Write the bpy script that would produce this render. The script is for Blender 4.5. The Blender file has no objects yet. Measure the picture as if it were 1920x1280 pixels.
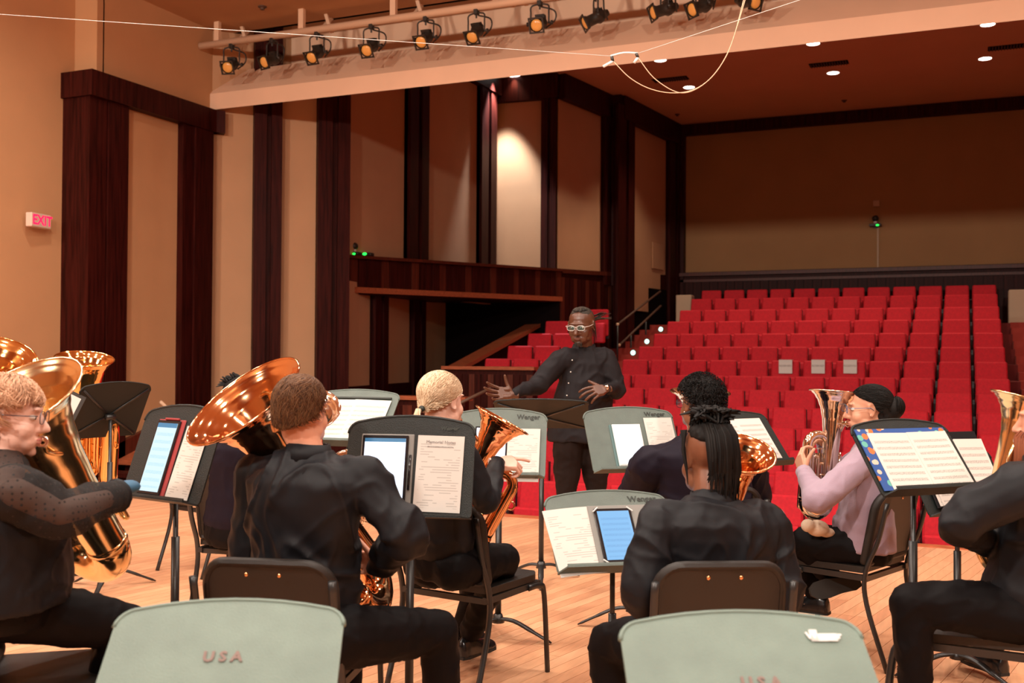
import bpy, math, random
from mathutils import Vector, Matrix, noise
from math import pi, sin, cos, tan, radians, sqrt, atan2
random.seed(7)
SC = bpy.context.scene; COL = SC.collection
# ---------------------------------------------------------------- camera
CAMH, FPX = 1.45, 1952.0
CYAW, CPIT, CROL = radians(23.47), radians(.84), radians(.33)
FW = Vector((-sin(CYAW)*cos(CPIT), cos(CYAW)*cos(CPIT), sin(CPIT)))
_rt = Vector((cos(CYAW), sin(CYAW), 0)); _up = _rt.cross(FW)
RT = cos(CROL)*_rt + sin(CROL)*_up; UP = -sin(CROL)*_rt + cos(CROL)*_up
CC = Vector((0, 0, CAMH))
def ray(x, y): return FW + RT*((x-960)/FPX) - UP*((y-640)/FPX)
def PD(x, y, D): return CC + ray(x, y)*D
def PZ(x, y, z=0.): d = ray(x, y); return CC + d*((z-CAMH)/d.z)
def PY(x, y, Y): d = ray(x, y); return CC + d*(Y/d.y)
def PX(x, y, X): d = ray(x, y); return CC + d*(X/d.x)
GR = Vector((cos(CYAW), sin(CYAW), 0)); GF = Vector((-sin(CYAW), cos(CYAW), 0)); ZU = Vector((0, 0, 1))
def yaw(a): return CYAW - radians(a)      # 0 = looking away from the camera, 90 = looking to the right
cam = bpy.data.cameras.new('camera'); co = bpy.data.objects.new('camera', cam); COL.objects.link(co)
m3 = Matrix((RT, UP, -FW)).transposed(); co.matrix_world = Matrix.Translation(CC) @ m3.to_4x4()
cam.sensor_width = 36; cam.lens = 36*FPX/1920; cam.clip_start = .05; cam.clip_end = 100
cam.dof.use_dof = True; cam.dof.focus_distance = 5.2; cam.dof.aperture_fstop = 4.0
SC.camera = co
# ---------------------------------------------------------------- world, lamps, exposure
W = bpy.data.worlds.new('world'); SC.world = W; W.use_nodes = True
W.node_tree.nodes['Background'].inputs[0].default_value = (1, .72, .5, 1)
W.node_tree.nodes['Background'].inputs[1].default_value = .02
SC.view_settings.view_transform = 'Standard'; SC.view_settings.look = 'None'
SC.view_settings.exposure = 0.0; SC.view_settings.gamma = 1
def lamp(kind, name, loc, aim, power, col, size=.3, spot=None, blend=.5):
    l = bpy.data.lights.new(name, kind); l.energy = power; l.color = col
    if kind == 'AREA': l.shape = 'DISK'; l.size = size; l.spread = radians(spot or 180)
    if kind == 'SPOT': l.spot_size = radians(spot); l.spot_blend = blend; l.shadow_soft_size = size
    if kind == 'POINT': l.shadow_soft_size = size
    o = bpy.data.objects.new(name, l); COL.objects.link(o); o.location = loc
    o.rotation_euler = (Vector(aim)-Vector(loc)).to_track_quat('-Z', 'Y').to_euler()
    return o
WARM = (1, .90, .79)
for i, X in enumerate((-8.2, -5.6, -3.0, -.6, 2.2)):          # stage work lights in the stage ceiling
    for j, Y in enumerate((1.2, 4.2, 7.4)):
        lamp('AREA', 'stage_lamp', (X, Y, 6.05), (X+.2, Y+.3, 0), 68, WARM, .4, 160)
for X in (-8.2, -3.0, 2.4):                                   # unseen wash lamps, added high behind the camera to brighten beam and players
    lamp('AREA', 'added_wash', (X, -2.6, 5.5), (X*.8-.6, 12, 3.6), 205, WARM, .5, 120)
# ---------------------------------------------------------------- materials
def nm(name):
    m = bpy.data.materials.new(name); m.use_nodes = True
    return m, m.node_tree.nodes, m.node_tree.links, m.node_tree.nodes['Principled BSDF']
def mat(name, col, rough=.6, metal=0., spec=.5, bump=0., bscale=60., vary=0., vscale=6., emit=None, es=0., stretch=None, sheen=0., coat=0., alpha=1., col2=None, island=0.):
    m, N, L, B = nm(name)
    B.inputs['Base Color'].default_value = (*col, 1); B.inputs['Roughness'].default_value = rough
    B.inputs['Metallic'].default_value = metal; B.inputs['Specular IOR Level'].default_value = spec
    if sheen: B.inputs['Sheen Weight'].default_value = sheen; B.inputs['Sheen Roughness'].default_value = .5
    if coat: B.inputs['Coat Weight'].default_value = coat; B.inputs['Coat Roughness'].default_value = .15
    if alpha < 1: B.inputs['Alpha'].default_value = alpha
    if emit: B.inputs['Emission Color'].default_value = (*emit, 1); B.inputs['Emission Strength'].default_value = es
    if bump or vary or island:
        tc = N.new('ShaderNodeTexCoord'); mp = N.new('ShaderNodeMapping'); L.new(tc.outputs['Object'], mp.inputs[0])
        if stretch: mp.inputs['Scale'].default_value = stretch
    if vary or island:
        c2 = col2 or tuple(min(1, c*(1+vary)) for c in col); c1 = tuple(c*(1-vary) for c in col) if not col2 else col
        mx = N.new('ShaderNodeMix'); mx.data_type = 'RGBA'
        mx.inputs[6].default_value = (*c1, 1); mx.inputs[7].default_value = (*c2, 1)
        if island:
            g = N.new('ShaderNodeNewGeometry'); L.new(g.outputs['Random Per Island'], mx.inputs[0])
        else:
            n = N.new('ShaderNodeTexNoise'); n.inputs['Scale'].default_value = vscale; n.inputs['Detail'].default_value = 5
            L.new(mp.outputs[0], n.inputs['Vector']); rp = N.new('ShaderNodeMapRange')
            rp.inputs[1].default_value = .3; rp.inputs[2].default_value = .7
            L.new(n.outputs['Fac'], rp.inputs[0]); L.new(rp.outputs[0], mx.inputs[0])
        L.new(mx.outputs[2], B.inputs['Base Color'])
    if bump:
        n = N.new('ShaderNodeTexNoise'); n.inputs['Scale'].default_value = bscale; n.inputs['Detail'].default_value = 3
        L.new(mp.outputs[0], n.inputs['Vector']); b = N.new('ShaderNodeBump'); b.inputs['Strength'].default_value = bump
        b.inputs['Distance'].default_value = .01; L.new(n.outputs['Fac'], b.inputs['Height']); L.new(b.outputs[0], B.inputs['Normal'])
    return m
M = {}
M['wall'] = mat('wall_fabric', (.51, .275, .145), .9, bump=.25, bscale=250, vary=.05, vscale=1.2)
M['plaster'] = mat('stage_plaster', (.56, .29, .135), .85, bump=.1, bscale=120, vary=.03, vscale=2)
M['beam'] = mat('beam_paint', (.80, .50, .33), .7, vary=.04, vscale=1.5)
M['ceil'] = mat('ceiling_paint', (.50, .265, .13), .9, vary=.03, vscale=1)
M['ceilhall'] = mat('ceiling_paint_lightened', (.80, .46, .26), .9, vary=.03, vscale=1)  # same ceiling paint, lightened in place of missing bounce light
M['wallfar'] = mat('wall_fabric_darker', (.37, .20, .085), .9, bump=.25, bscale=250, vary=.05, vscale=1.2)  # copy of the wall fabric in a darker tone
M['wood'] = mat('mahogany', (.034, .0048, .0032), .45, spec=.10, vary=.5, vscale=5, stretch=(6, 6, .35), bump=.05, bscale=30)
M['wood2'] = mat('mahogany_lighter', (.080, .0145, .0072), .4, spec=.25, vary=.35, vscale=5, stretch=(6, 6, .35))  # lighter mahogany for rail caps, some boards and the stair side
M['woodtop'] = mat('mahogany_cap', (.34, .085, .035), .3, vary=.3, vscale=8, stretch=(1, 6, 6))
M['black'] = mat('black_void', (.006, .003, .003), .9, spec=.05)  # darkness of openings and recess put into colour; also plain black fittings
M['carpet'] = mat('red_carpet', (.16, .016, .014), .95, bump=.3, bscale=200)
M['aisle'] = mat('aisle_step', (.33, .035, .022), .9)
M['red'] = mat('red_upholstery', (.56, .0055, .018), .78, bump=.2, bscale=400, vary=.12, vscale=30)
M['seatshell'] = mat('seat_shell', (.02, .008, .008), .5)
M['edge'] = mat('stage_edge_board', (.50, .13, .05), .5, vary=.2, vscale=8)
M['plank'] = mat('maple_plank', (.60, .29, .135), .36, island=1, col2=(.80, .46, .25), spec=.4)
M['plank0'] = mat('maple_plank_base', (.35, .15, .07), .6)
def plankmat(i, c):
    return mat('maple_plank_%s' % i, c, .36, vary=.09, vscale=3, stretch=(14, 1.2, 1), spec=.4)
M['steel'] = mat('black_steel', (.018, .018, .018), .35, spec=.6)
M['poly'] = mat('black_polymer', (.013, .010, .008), .42, bump=.25, bscale=500, spec=.5)
M['desk'] = mat('stand_powder_coat', (.013, .0165, .0155), .5, bump=.35, bscale=320, spec=.35)
M['desklit'] = mat('stand_powder_coat_lit', (.095, .125, .108), .55, bump=.25, bscale=300, vary=.10, vscale=14, spec=.6)  # same stand coat, lightened: lamp light from above put into the colour
M['desksheen'] = mat('stand_powder_coat_sheen', (.165, .235, .20), .55, bump=.2, bscale=300, vary=.10, vscale=9, spec=.6)  # sheen on the near-flat front desks painted into the coat colour
M['brasspole'] = mat('rivet_brass', (.75, .42, .2), .25, metal=1)
M['gold'] = mat('gold_lacquer', (.93, .56, .22), .085, metal=1)
M['goldpale'] = mat('pale_gold_lacquer', (.90, .66, .36), .17, metal=1)
M['rose'] = mat('rose_brass', (.86, .47, .24), .09, metal=1)
M['silver'] = mat('silver_plate', (.90, .80, .70), .10, metal=1)
M['paper'] = mat('paper', (.66, .63, .585), .85)
M['white'] = mat('white_plastic', (.75, .72, .68), .5)
M['pipe'] = mat('pipe_paint', (.75, .49, .32), .5)
M['fixture'] = mat('lamp_housing', (.025, .018, .013), .45)
M['lens'] = mat('amber_lens', (.75, .33, .08), .2, emit=(1, .4, .08), es=.12)  # these lamps are off; faint glow painted in for light reflected by the lens
M['blackcloth'] = mat('black_shirt_cloth', (.0085, .009, .0115), .52, spec=.20, bump=.12, bscale=700)
M['navycloth'] = mat('dark_navy_cloth', (.012, .009, .016), .6, spec=.09, bump=.12, bscale=700)
M['greycloth'] = mat('charcoal_cloth', (.017, .0145, .016), .6, spec=.09, bump=.12, bscale=700)
M['trouser'] = mat('black_trouser', (.0055, .0045, .005), .6, spec=.09, bump=.15, bscale=600)
M['browntrouser'] = mat('dark_brown_trouser', (.012, .006, .0045), .85, spec=.2)
M['lilac'] = mat('lilac_knit', (.34, .245, .31), .9, bump=.3, bscale=350, sheen=.2)
M['shoe'] = mat('black_leather', (.01, .01, .011), .22, spec=.6)
M['sole'] = mat('shoe_sole', (.02, .019, .017), .8)
M['skinlight'] = mat('skin_light', (.72, .34, .22), .5, vary=.06, vscale=12)
M['skinpale'] = mat('skin_pale', (.80, .50, .40), .5, vary=.05, vscale=12)
M['skinbrown'] = mat('skin_brown', (.20, .075, .038), .42, vary=.12, vscale=14)
M['skindark'] = mat('skin_dark', (.095, .034, .017), .36, vary=.15, vscale=14)
M['skintan'] = mat('skin_tan', (.62, .30, .19), .5)
M['lipbrown'] = mat('lip_brown', (.16, .05, .035), .45)
M['lippink'] = mat('lip_pink', (.6, .2, .17), .45)
M['hairbrown'] = mat('hair_brown', (.050, .020, .009), .5, island=1, col2=(.17, .078, .034), spec=.2)
M['hairblond'] = mat('hair_blond', (.38, .22, .11), .38, island=1, col2=(.95, .75, .52), spec=.5)
M['hairstraw'] = mat('hair_reddish_blond', (.40, .19, .09), .45, island=1, col2=(.85, .52, .33), spec=.5)
M['hairblack'] = mat('hair_black', (.005, .0042, .004), .6, island=1, col2=(.013, .011, .010), spec=.15)
M['hairgrey'] = mat('hair_greyed_black', (.014, .011, .009), .6, island=1, col2=(.07, .055, .042), spec=.2)
M['beardred'] = mat('beard_auburn', (.16, .035, .012), .6, island=1, col2=(.34, .09, .03))
M['eyew'] = mat('eye_white', (.75, .68, .62), .2)
M['eyed'] = mat('eye_iris', (.015, .01, .008), .1)
M['tealens'] = mat('coated_lens', (.05, .16, .14), .05, alpha=.35, emit=(.1, .6, .5), es=.03)  # no lamp: the coating's reflection is put in as a faint teal glow
M['clear'] = mat('clear_lens', (.5, .55, .6), .05, alpha=.18)
M['frame'] = mat('clear_frame', (.72, .66, .62), .15)
M['darkframe'] = mat('dark_frame', (.03, .03, .05), .2)
M['blueframe'] = mat('blue_frame', (.05, .14, .28), .2)
M['glowlamp'] = mat('downlight_glow', (1, 1, .95), .5, emit=(1, 1, .93), es=9)
M['glowstep'] = mat('step_light_glow', (.6, 1, .85), .5, emit=(.55, 1, .85), es=2.2)
M['ledgreen'] = mat('green_led', (0, 1, .1), .5, emit=(.02, 1, .08), es=2.5)
M['exitred'] = mat('exit_letter', (.9, .01, .08), .5, emit=(1, .012, .09), es=1.3)
M['exitbox'] = mat('exit_box', (.74, .56, .44), .6)
M['stamp'] = mat('red_stencil', (.23, .16, .14), .7)
M['ink'] = mat('ink', (.25, .23, .22), .8)
M['inkdark'] = mat('logo_black', (.02, .025, .02), .6)
M['sticker'] = mat('white_sticker', (.85, .86, .84), .5)
M['bezel'] = mat('tablet_bezel', (.012, .012, .014), .15)
M['bezelw'] = mat('tablet_bezel_white', (.6, .62, .62), .25)
M['redcase'] = mat('red_tablet_case', (.30, .03, .03), .6)
M['greycase'] = mat('grey_folio_case', (.22, .215, .20), .8)
M['teal'] = mat('teal_case', (.06, .13, .13), .4)
M['cream'] = mat('cream_panel', (.52, .38, .26), .8)
M['bluehand'] = mat('blue_grip', (.03, .12, .22), .6)
M['towel'] = mat('cream_towel', (.66, .50, .36), .9, bump=.3, bscale=90)
M['vent'] = mat('vent_metal', (.10, .05, .03), .6)

def sheet_mat(name, kind, base=(.66, .635, .59), glow=0., tint=None):
    """printed matter: staves or typed lines laid over generated coordinates"""
    m, N, L, B = nm(name)
    tc = N.new('ShaderNodeTexCoord'); sp = N.new('ShaderNodeSeparateXYZ'); L.new(tc.outputs['Generated'], sp.inputs[0])
    def mth(op, a, b=None):
        n = N.new('ShaderNodeMath'); n.operation = op
        for k, v in enumerate((a, b)):
            if v is None: continue
            if isinstance(v, (int, float)): n.inputs[k].default_value = v
            else: L.new(v, n.inputs[k])
        return n.outputs[0]
    u, v = sp.outputs[0], sp.outputs[2]
    nz = N.new('ShaderNodeTexNoise'); nz.inputs['Scale'].default_value = 1; nz.inputs['Detail'].default_value = 1
    cb = N.new('ShaderNodeCombineXYZ')
    if kind == 'score':
        rows = 9.
        fr = mth('FRACT', mth('MULTIPLY', v, rows)); band = mth('LESS_THAN', mth('ABSOLUTE', mth('SUBTRACT', fr, .5)), .22)
        L.new(mth('MULTIPLY', u, 60), cb.inputs[0]); L.new(mth('FLOOR', mth('MULTIPLY', v, rows)), cb.inputs[1]); L.new(mth('MULTIPLY', v, 60.), cb.inputs[2])
        L.new(cb.outputs[0], nz.inputs['Vector'])
        fac = mth('MULTIPLY', band, mth('ADD', mth('MULTIPLY', mth('GREATER_THAN', nz.outputs['Fac'], .56), .4), .22))
    else:
        rows = 30.
        fr = mth('FRACT', mth('MULTIPLY', v, rows)); band = mth('LESS_THAN', mth('ABSOLUTE', mth('SUBTRACT', fr, .5)), .17)
        L.new(mth('MULTIPLY', u, 2.6), cb.inputs[0]); L.new(mth('MULTIPLY', mth('FLOOR', mth('MULTIPLY', v, rows)), 7.3), cb.inputs[1])
        L.new(cb.outputs[0], nz.inputs['Vector'])
        fac = mth('MULTIPLY', band, mth('MULTIPLY', mth('GREATER_THAN', nz.outputs['Fac'], .50), .38))
    edge = mth('MULTIPLY', mth('LESS_THAN', mth('ABSOLUTE', mth('SUBTRACT', u, .5)), .43), mth('LESS_THAN', mth('ABSOLUTE', mth('SUBTRACT', v, .47)), .42))
    fac = mth('MULTIPLY', fac, edge)
    mx = N.new('ShaderNodeMix'); mx.data_type = 'RGBA'; L.new(fac, mx.inputs[0])
    mx.inputs[6].default_value = (*base, 1); mx.inputs[7].default_value = (*(tint or (.12, .11, .10)), 1)
    B.inputs['Roughness'].default_value = .85 if not glow else .2
    if glow: B.inputs['Base Color'].default_value = (.02, .02, .02, 1)
    else: L.new(mx.outputs[2], B.inputs['Base Color'])
    if glow:
        L.new(mx.outputs[2], B.inputs['Emission Color']); B.inputs['Emission Strength'].default_value = glow
    return m
M['score'] = sheet_mat('printed_score', 'score')
M['program'] = sheet_mat('printed_program', 'text', (.60, .57, .53))
M['scrwhite'] = sheet_mat('screen_white_score', 'score', (.86, .93, 1), 1.5, (.84, .91, .99))
M['scrblue'] = sheet_mat('screen_blue_score', 'score', (.23, .56, .95), .95, (.13, .36, .72))
M['scrpale'] = sheet_mat('screen_pale_score', 'score', (.62, .84, .92), 1.15, (.30, .62, .80))
M['scrplain'] = sheet_mat('screen_score', 'score', (.80, .86, 1.0), 1.7, (.6, .64, .8))
def dots_mat():
    m, N, L, B = nm('sheer_dotted_mesh')
    tc = N.new('ShaderNodeTexCoord'); v = N.new('ShaderNodeTexVoronoi'); v.inputs['Scale'].default_value = 62; v.inputs['Randomness'].default_value = .15
    L.new(tc.outputs['Object'], v.inputs['Vector']); r = N.new('ShaderNodeMapRange'); r.inputs[1].default_value = .20; r.inputs[2].default_value = .27
    r.inputs[3].default_value = 1; r.inputs[4].default_value = .74; L.new(v.outputs['Distance'], r.inputs[0]); L.new(r.outputs[0], B.inputs['Alpha'])
    B.inputs['Base Color'].default_value = (.012, .01, .01, 1); B.inputs['Roughness'].default_value = .9
    return m
M['dots'] = dots_mat()
def pattern_mat():
    m, N, L, B = nm('blue_leaf_pattern_folder')
    tc = N.new('ShaderNodeTexCoord'); v = N.new('ShaderNodeTexVoronoi'); v.inputs['Scale'].default_value = 26
    L.new(tc.outputs['Object'], v.inputs['Vector']); r = N.new('ShaderNodeMath'); r.operation = 'LESS_THAN'; r.inputs[1].default_value = .36; L.new(v.outputs['Distance'], r.inputs[0])
    cr = N.new('ShaderNodeValToRGB'); cr.color_ramp.interpolation = 'CONSTANT'; e = cr.color_ramp.elements
    e[0].color = (.65, .16, .04, 1); e[1].position = .4; e[1].color = (.12, .42, .36, 1)
    k = e.new(.7); k.color = (.6, .5, .4, 1); sp = N.new('ShaderNodeSeparateColor'); L.new(v.outputs['Color'], sp.inputs[0]); L.new(sp.outputs[0], cr.inputs[0])
    mx = N.new('ShaderNodeMix'); mx.data_type = 'RGBA'; mx.inputs[6].default_value = (.02, .08, .30, 1); L.new(cr.outputs[0], mx.inputs[7]); L.new(r.outputs[0], mx.inputs[0])
    L.new(mx.outputs[2], B.inputs['Base Color']); B.inputs['Roughness'].default_value = .5
    return m
M['pattern'] = pattern_mat()
# ---------------------------------------------------------------- geometry helpers: every one returns (verts, faces)
def join(*gs):
    V, F = [], []
    for g in gs:
        if g is None: continue
        n = len(V); V += [Vector(v) for v in g[0]]; F += [tuple(i+n for i in f) for f in g[1]]
    return V, F
def xf(g, m): return [m @ Vector(v) for v in g[0]], g[1]
def T(x, y=None, z=None): return Matrix.Translation((x, y, z) if y is not None else x)
def RX(a): return Matrix.Rotation(a, 4, 'X')
def RY(a): return Matrix.Rotation(a, 4, 'Y')
def RZ(a): return Matrix.Rotation(a, 4, 'Z')
def box(x0, x1, y0, y1, z0, z1):
    V = [(x, y, z) for x in (x0, x1) for y in (y0, y1) for z in (z0, z1)]
    return V, [(0, 1, 3, 2), (4, 6, 7, 5), (0, 4, 5, 1), (2, 3, 7, 6), (0, 2, 6, 4), (1, 5, 7, 3)]
def cbox(x0, x1, y0, y1, z0, z1, c):
    """box with chamfered edges"""
    V = []
    for sx in (0, 1):
        for sy in (0, 1):
            for sz in (0, 1):
                X = (x0, x1)[sx]; Y = (y0, y1)[sy]; Z = (z0, z1)[sz]
                dx = c*(1-2*sx); dy = c*(1-2*sy); dz = c*(1-2*sz)
                V += [(X, Y+dy, Z+dz), (X+dx, Y, Z+dz), (X+dx, Y+dy, Z)]
    return hull(V)
def hull(V):
    import bmesh
    bm = bmesh.new()
    for v in V: bm.verts.new(v)
    bmesh.ops.convex_hull(bm, input=bm.verts[:])
    bm.verts.ensure_lookup_table(); bm.verts.index_update()
    o = [v.co.copy() for v in bm.verts], [tuple(v.index for v in f.verts) for f in bm.faces]
    bm.free(); return o
def prism(poly, z0, z1):
    n = len(poly); V = [(x, y, z0) for x, y in poly] + [(x, y, z1) for x, y in poly]
    F = [tuple(range(n-1, -1, -1)), tuple(range(n, 2*n))] + [(i, (i+1) % n, n+(i+1) % n, n+i) for i in range(n)]
    return V, F
def yprism(poly, y0, y1):      # polygon in x-z, thickness along y
    g = prism(poly, y0, y1); return [(v[0], v[2], v[1]) for v in g[0]], [tuple(reversed(f)) for f in g[1]]
def quadbox(p0, p1, th, z0, z1, z2=None, z3=None):
    """upright slab along plan line p0-p1 (2D), thickness th to the left of the direction; z1 top at p0, z3 top at p1"""
    p0, p1 = Vector(p0[:2]), Vector(p1[:2]); d = (p1-p0).normalized(); n = Vector((-d.y, d.x))*th
    z2 = z0 if z2 is None else z2; z3 = z1 if z3 is None else z3
    V = [(*p0, z0), (*p1, z2), (*(p1+n), z2), (*(p0+n), z0), (*p0, z1), (*p1, z3), (*(p1+n), z3), (*(p0+n), z1)]
    return V, [(3, 2, 1, 0), (4, 5, 6, 7), (0, 1, 5, 4), (1, 2, 6, 5), (2, 3, 7, 6), (3, 0, 4, 7)]
def catmull(P, n=6, R=None):
    P = [Vector(p) for p in P]; out = []; rad = []
    for i in range(len(P)-1):
        a = P[i-1] if i else P[0]*2-P[1]; b, c = P[i], P[i+1]; d = P[i+2] if i+2 < len(P) else P[-1]*2-P[-2]
        for k in range(n):
            t = k/n
            out.append(.5*((2*b) + (c-a)*t + (2*a-5*b+4*c-d)*t*t + (3*b-a-3*c+d)*t**3))
            if R: rad.append(R[i]+(R[i+1]-R[i])*(t*t*(3-2*t)))
    out.append(P[-1])
    if R: rad.append(R[-1]); return out, rad
    return out
def sweep(P, R, n=10, cap=True, round_=False, flat=None, ref=None):
    """tube along P with radii R; flat = (a,b) section scale; round_ adds domed ends"""
    P = [Vector(p) for p in P]
    if not hasattr(R, '__len__'): R = [R]*len(P)
    R = list(R)
    if round_:
        d0 = (P[0]-P[1]).normalized(); d1 = (P[-1]-P[-2]).normalized(); r0, r1 = R[0], R[-1]
        A = [(P[0]+d0*r0*sin(a), r0*cos(a)) for a in (radians(80), radians(50), radians(25))]
        Bq = [(P[-1]+d1*r1*sin(a), r1*cos(a)) for a in (radians(25), radians(50), radians(80))]
        P = [a[0] for a in A]+P+[b[0] for b in Bq]; R = [a[1] for a in A]+R+[b[1] for b in Bq]
    t = (P[1]-P[0]).normalized()
    u = Vector(ref) if ref is not None else (Vector((0, 0, 1)) if abs(t.z) < .9 else Vector((1, 0, 0)))
    u = (u-t*u.dot(t)).normalized(); V, F = [], []; m = len(P)
    for i in range(m):
        t = (P[min(i+1, m-1)]-P[max(i-1, 0)])
        t = t.normalized() if t.length > 1e-9 else Vector((0, 0, 1))
        u = (u-t*u.dot(t)).normalized(); w = t.cross(u)
        for k in range(n):
            a = 2*pi*k/n; s = flat or (1, 1)
            V.append(P[i]+u*(cos(a)*R[i]*s[0])+w*(sin(a)*R[i]*s[1]))
    for i in range(m-1):
        for k in range(n): F.append((i*n+k, i*n+(k+1) % n, (i+1)*n+(k+1) % n, (i+1)*n+k))
    if cap: F.append(tuple(range(n-1, -1, -1))); F.append(tuple((m-1)*n+k for k in range(n)))
    return V, F
def loft(rings, cap=True):
    n = len(rings[0]); V = [Vector(v) for r in rings for v in r]; F = []
    for i in range(len(rings)-1):
        for k in range(n): F.append((i*n+k, i*n+(k+1) % n, (i+1)*n+(k+1) % n, (i+1)*n+k))
    if cap: F.append(tuple(range(n-1, -1, -1))); F.append(tuple((len(rings)-1)*n+k for k in range(n)))
    return V, F
def ell(c, r, n=14, m=8, rot=None):
    V = [Vector((0, 0, -1))]; F = []
    for i in range(1, m):
        a = -pi/2+pi*i/m
        for k in range(n): V.append(Vector((cos(a)*cos(2*pi*k/n), cos(a)*sin(2*pi*k/n), sin(a))))
    V.append(Vector((0, 0, 1)))
    for k in range(n): F.append((0, 1+(k+1) % n, 1+k))
    for i in range(m-2):
        for k in range(n): F.append((1+i*n+k, 1+i*n+(k+1) % n, 1+(i+1)*n+(k+1) % n, 1+(i+1)*n+k))
    L = len(V)-1
    for k in range(n): F.append((L, 1+(m-2)*n+k, 1+(m-2)*n+(k+1) % n))
    r = (r, r, r) if not hasattr(r, '__len__') else r; mm = rot or Matrix.Identity(4); c = Vector(c)
    return [c+(mm @ Vector((v.x*r[0], v.y*r[1], v.z*r[2]))) for v in V], F
def lathe(prof, n=32, axis=None):
    V, F = [], []; m = len(prof)
    for r, z in prof:
        for k in range(n): V.append(Vector((r*cos(2*pi*k/n), r*sin(2*pi*k/n), z)))
    for i in range(m-1):
        for k in range(n): F.append((i*n+k, i*n+(k+1) % n, (i+1)*n+(k+1) % n, (i+1)*n+k))
    return V, F
def cyl(p0, p1, r, n=12, r2=None): return sweep([p0, p1], [r, r if r2 is None else r2], n)
def mk(name, g, m=None, parent=None, smooth=False, mesh=None, angle=None):
    if mesh is None:
        mesh = bpy.data.meshes.new(name); mesh.from_pydata([tuple(v) for v in g[0]], [], g[1]); mesh.update()
        if smooth: mesh.polygons.foreach_set('use_smooth', [True]*len(mesh.polygons))
        if m: mesh.materials.append(M[m] if isinstance(m, str) else m)
        if smooth and angle: mesh.set_sharp_from_angle(angle=radians(angle))
    o = bpy.data.objects.new(name, mesh); COL.objects.link(o)
    if parent: o.parent = parent
    return o
def thing(name, label, cat, M4=None, group=None):
    o = bpy.data.objects.new(name, None); COL.objects.link(o); o.empty_display_size = .1
    if M4 is not None: o.matrix_world = M4
    o['label'] = label; o['category'] = cat
    if group: o['group'] = group
    return o
def tag(o, label, cat, group=None):
    o['label'] = label; o['category'] = cat
    if group: o['group'] = group
    return o
def struct(name, g, m, smooth=False, parent=None):
    o = mk(name, g, m, parent, smooth)
    if not parent: o['kind'] = 'structure'
    return o
def clone(o, M4, label, group=None):
    r = o.copy(); COL.objects.link(r); r.matrix_world = M4; r['label'] = label
    if group: r['group'] = group
    for ch in o.children:
        c = ch.copy(); COL.objects.link(c); c.parent = r
        for g in ch.children:
            d = g.copy(); COL.objects.link(d); d.parent = c
    return r
def textgeo(s, size, font=None, extrude=.0006, M4=None, bold=0.):
    cu = bpy.data.curves.new('t', 'FONT'); cu.body = s; cu.size = size; cu.extrude = extrude; cu.align_x = 'CENTER'; cu.align_y = 'CENTER'; cu.offset = bold
    cu.resolution_u = 2
    o = bpy.data.objects.new('t', cu); COL.objects.link(o); bpy.context.view_layer.update()
    me = bpy.data.meshes.new_from_object(o.evaluated_get(bpy.context.evaluated_depsgraph_get()))
    g = [v.co.copy() for v in me.vertices], [tuple(p.vertices) for p in me.polygons]
    bpy.data.objects.remove(o); bpy.data.meshes.remove(me)
    return xf(g, M4) if M4 is not None else g
ORD = ['first', 'second', 'third', 'fourth', 'fifth', 'sixth', 'seventh', 'eighth', 'ninth', 'tenth', 'eleventh', 'twelfth', 'thirteenth', 'fourteenth']
# ================================================================ STRUCTURE
def hit(px, p0, p1, py=400):
    """plan point where the sight line of column px meets the wall line p0-p1"""
    d = ray(px, py); p0 = Vector(p0); p1 = Vector(p1); e = p1-p0
    t = (p0.x*d.y-p0.y*d.x)/(e.y*d.x-e.x*d.y)
    return p0+e*t
def zat(px, py, p):
    d = ray(px, py); return CAMH + d.z*(p[1]/d.y)
STAGE_Y = 8.8
struct('floor', box(-13, 8, -5, STAGE_Y-.14, -.12, -.012), 'plank0')
# planks laid at 12 degrees to the stage depth
fl = bpy.data.objects['floor']
PA = radians(-11.9); pu = Vector((-sin(PA), cos(PA), 0)); pv = Vector((cos(PA), sin(PA), 0)); PW = .076
cells = []
rnd = random.Random(3)
for i in range(-160, 130):
    t = -8.+rnd.random()*1.2
    while t < 13:
        ln = rnd.choice((.5, .7, .9, 1.1, 1.4, 1.7))
        a = pv*(i*PW)+pu*t; c = a+pv*PW*.5+pu*ln*.5
        if -12 < c.x < 7 and -.5 < c.y < STAGE_Y+.6: cells.append((i, t, ln, c))
        t += ln
def plankgeo(i, t, ln):
    g = .0012; q = []
    for (s, w) in ((t+g, i*PW+g), (t+ln-g, i*PW+g), (t+ln-g, (i+1)*PW-g), (t+g, (i+1)*PW-g)):
        p = pv*w+pu*s; q.append((p.x, p.y))
    YL = STAGE_Y-.141; r = []
    for (a, b), (c, d) in zip(q, q[1:]+q[:1]):
        if b <= YL: r.append((a, b))
        if (b <= YL) != (d <= YL): f = (YL-b)/(d-b); r.append((a+(c-a)*f, YL))
    q = r
    if len(q) < 3: return None
    return prism(q[::-1], -.012, 0)
def vis(c):
    v = c-CC; D = v.dot(FW); x = v.dot(RT)/max(D, .1)*FPX
    return D > 2.0 and abs(x) < 1000 and (-v.dot(UP)/max(D, .1)*FPX) < 680, D
pm = [plankmat(k, c) for k, c in enumerate(((0.770, 0.401, 0.219), (0.716, 0.356, 0.192), (0.752, 0.383, 0.208), (0.680, 0.329, 0.179), (0.788, 0.423, 0.237), (0.738, 0.374, 0.201)))]
cells.sort(key=lambda c: (not vis(c[3])[0], vis(c[3])[1]))
rest = {k: [] for k in range(6)}; cnt = 0
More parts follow.
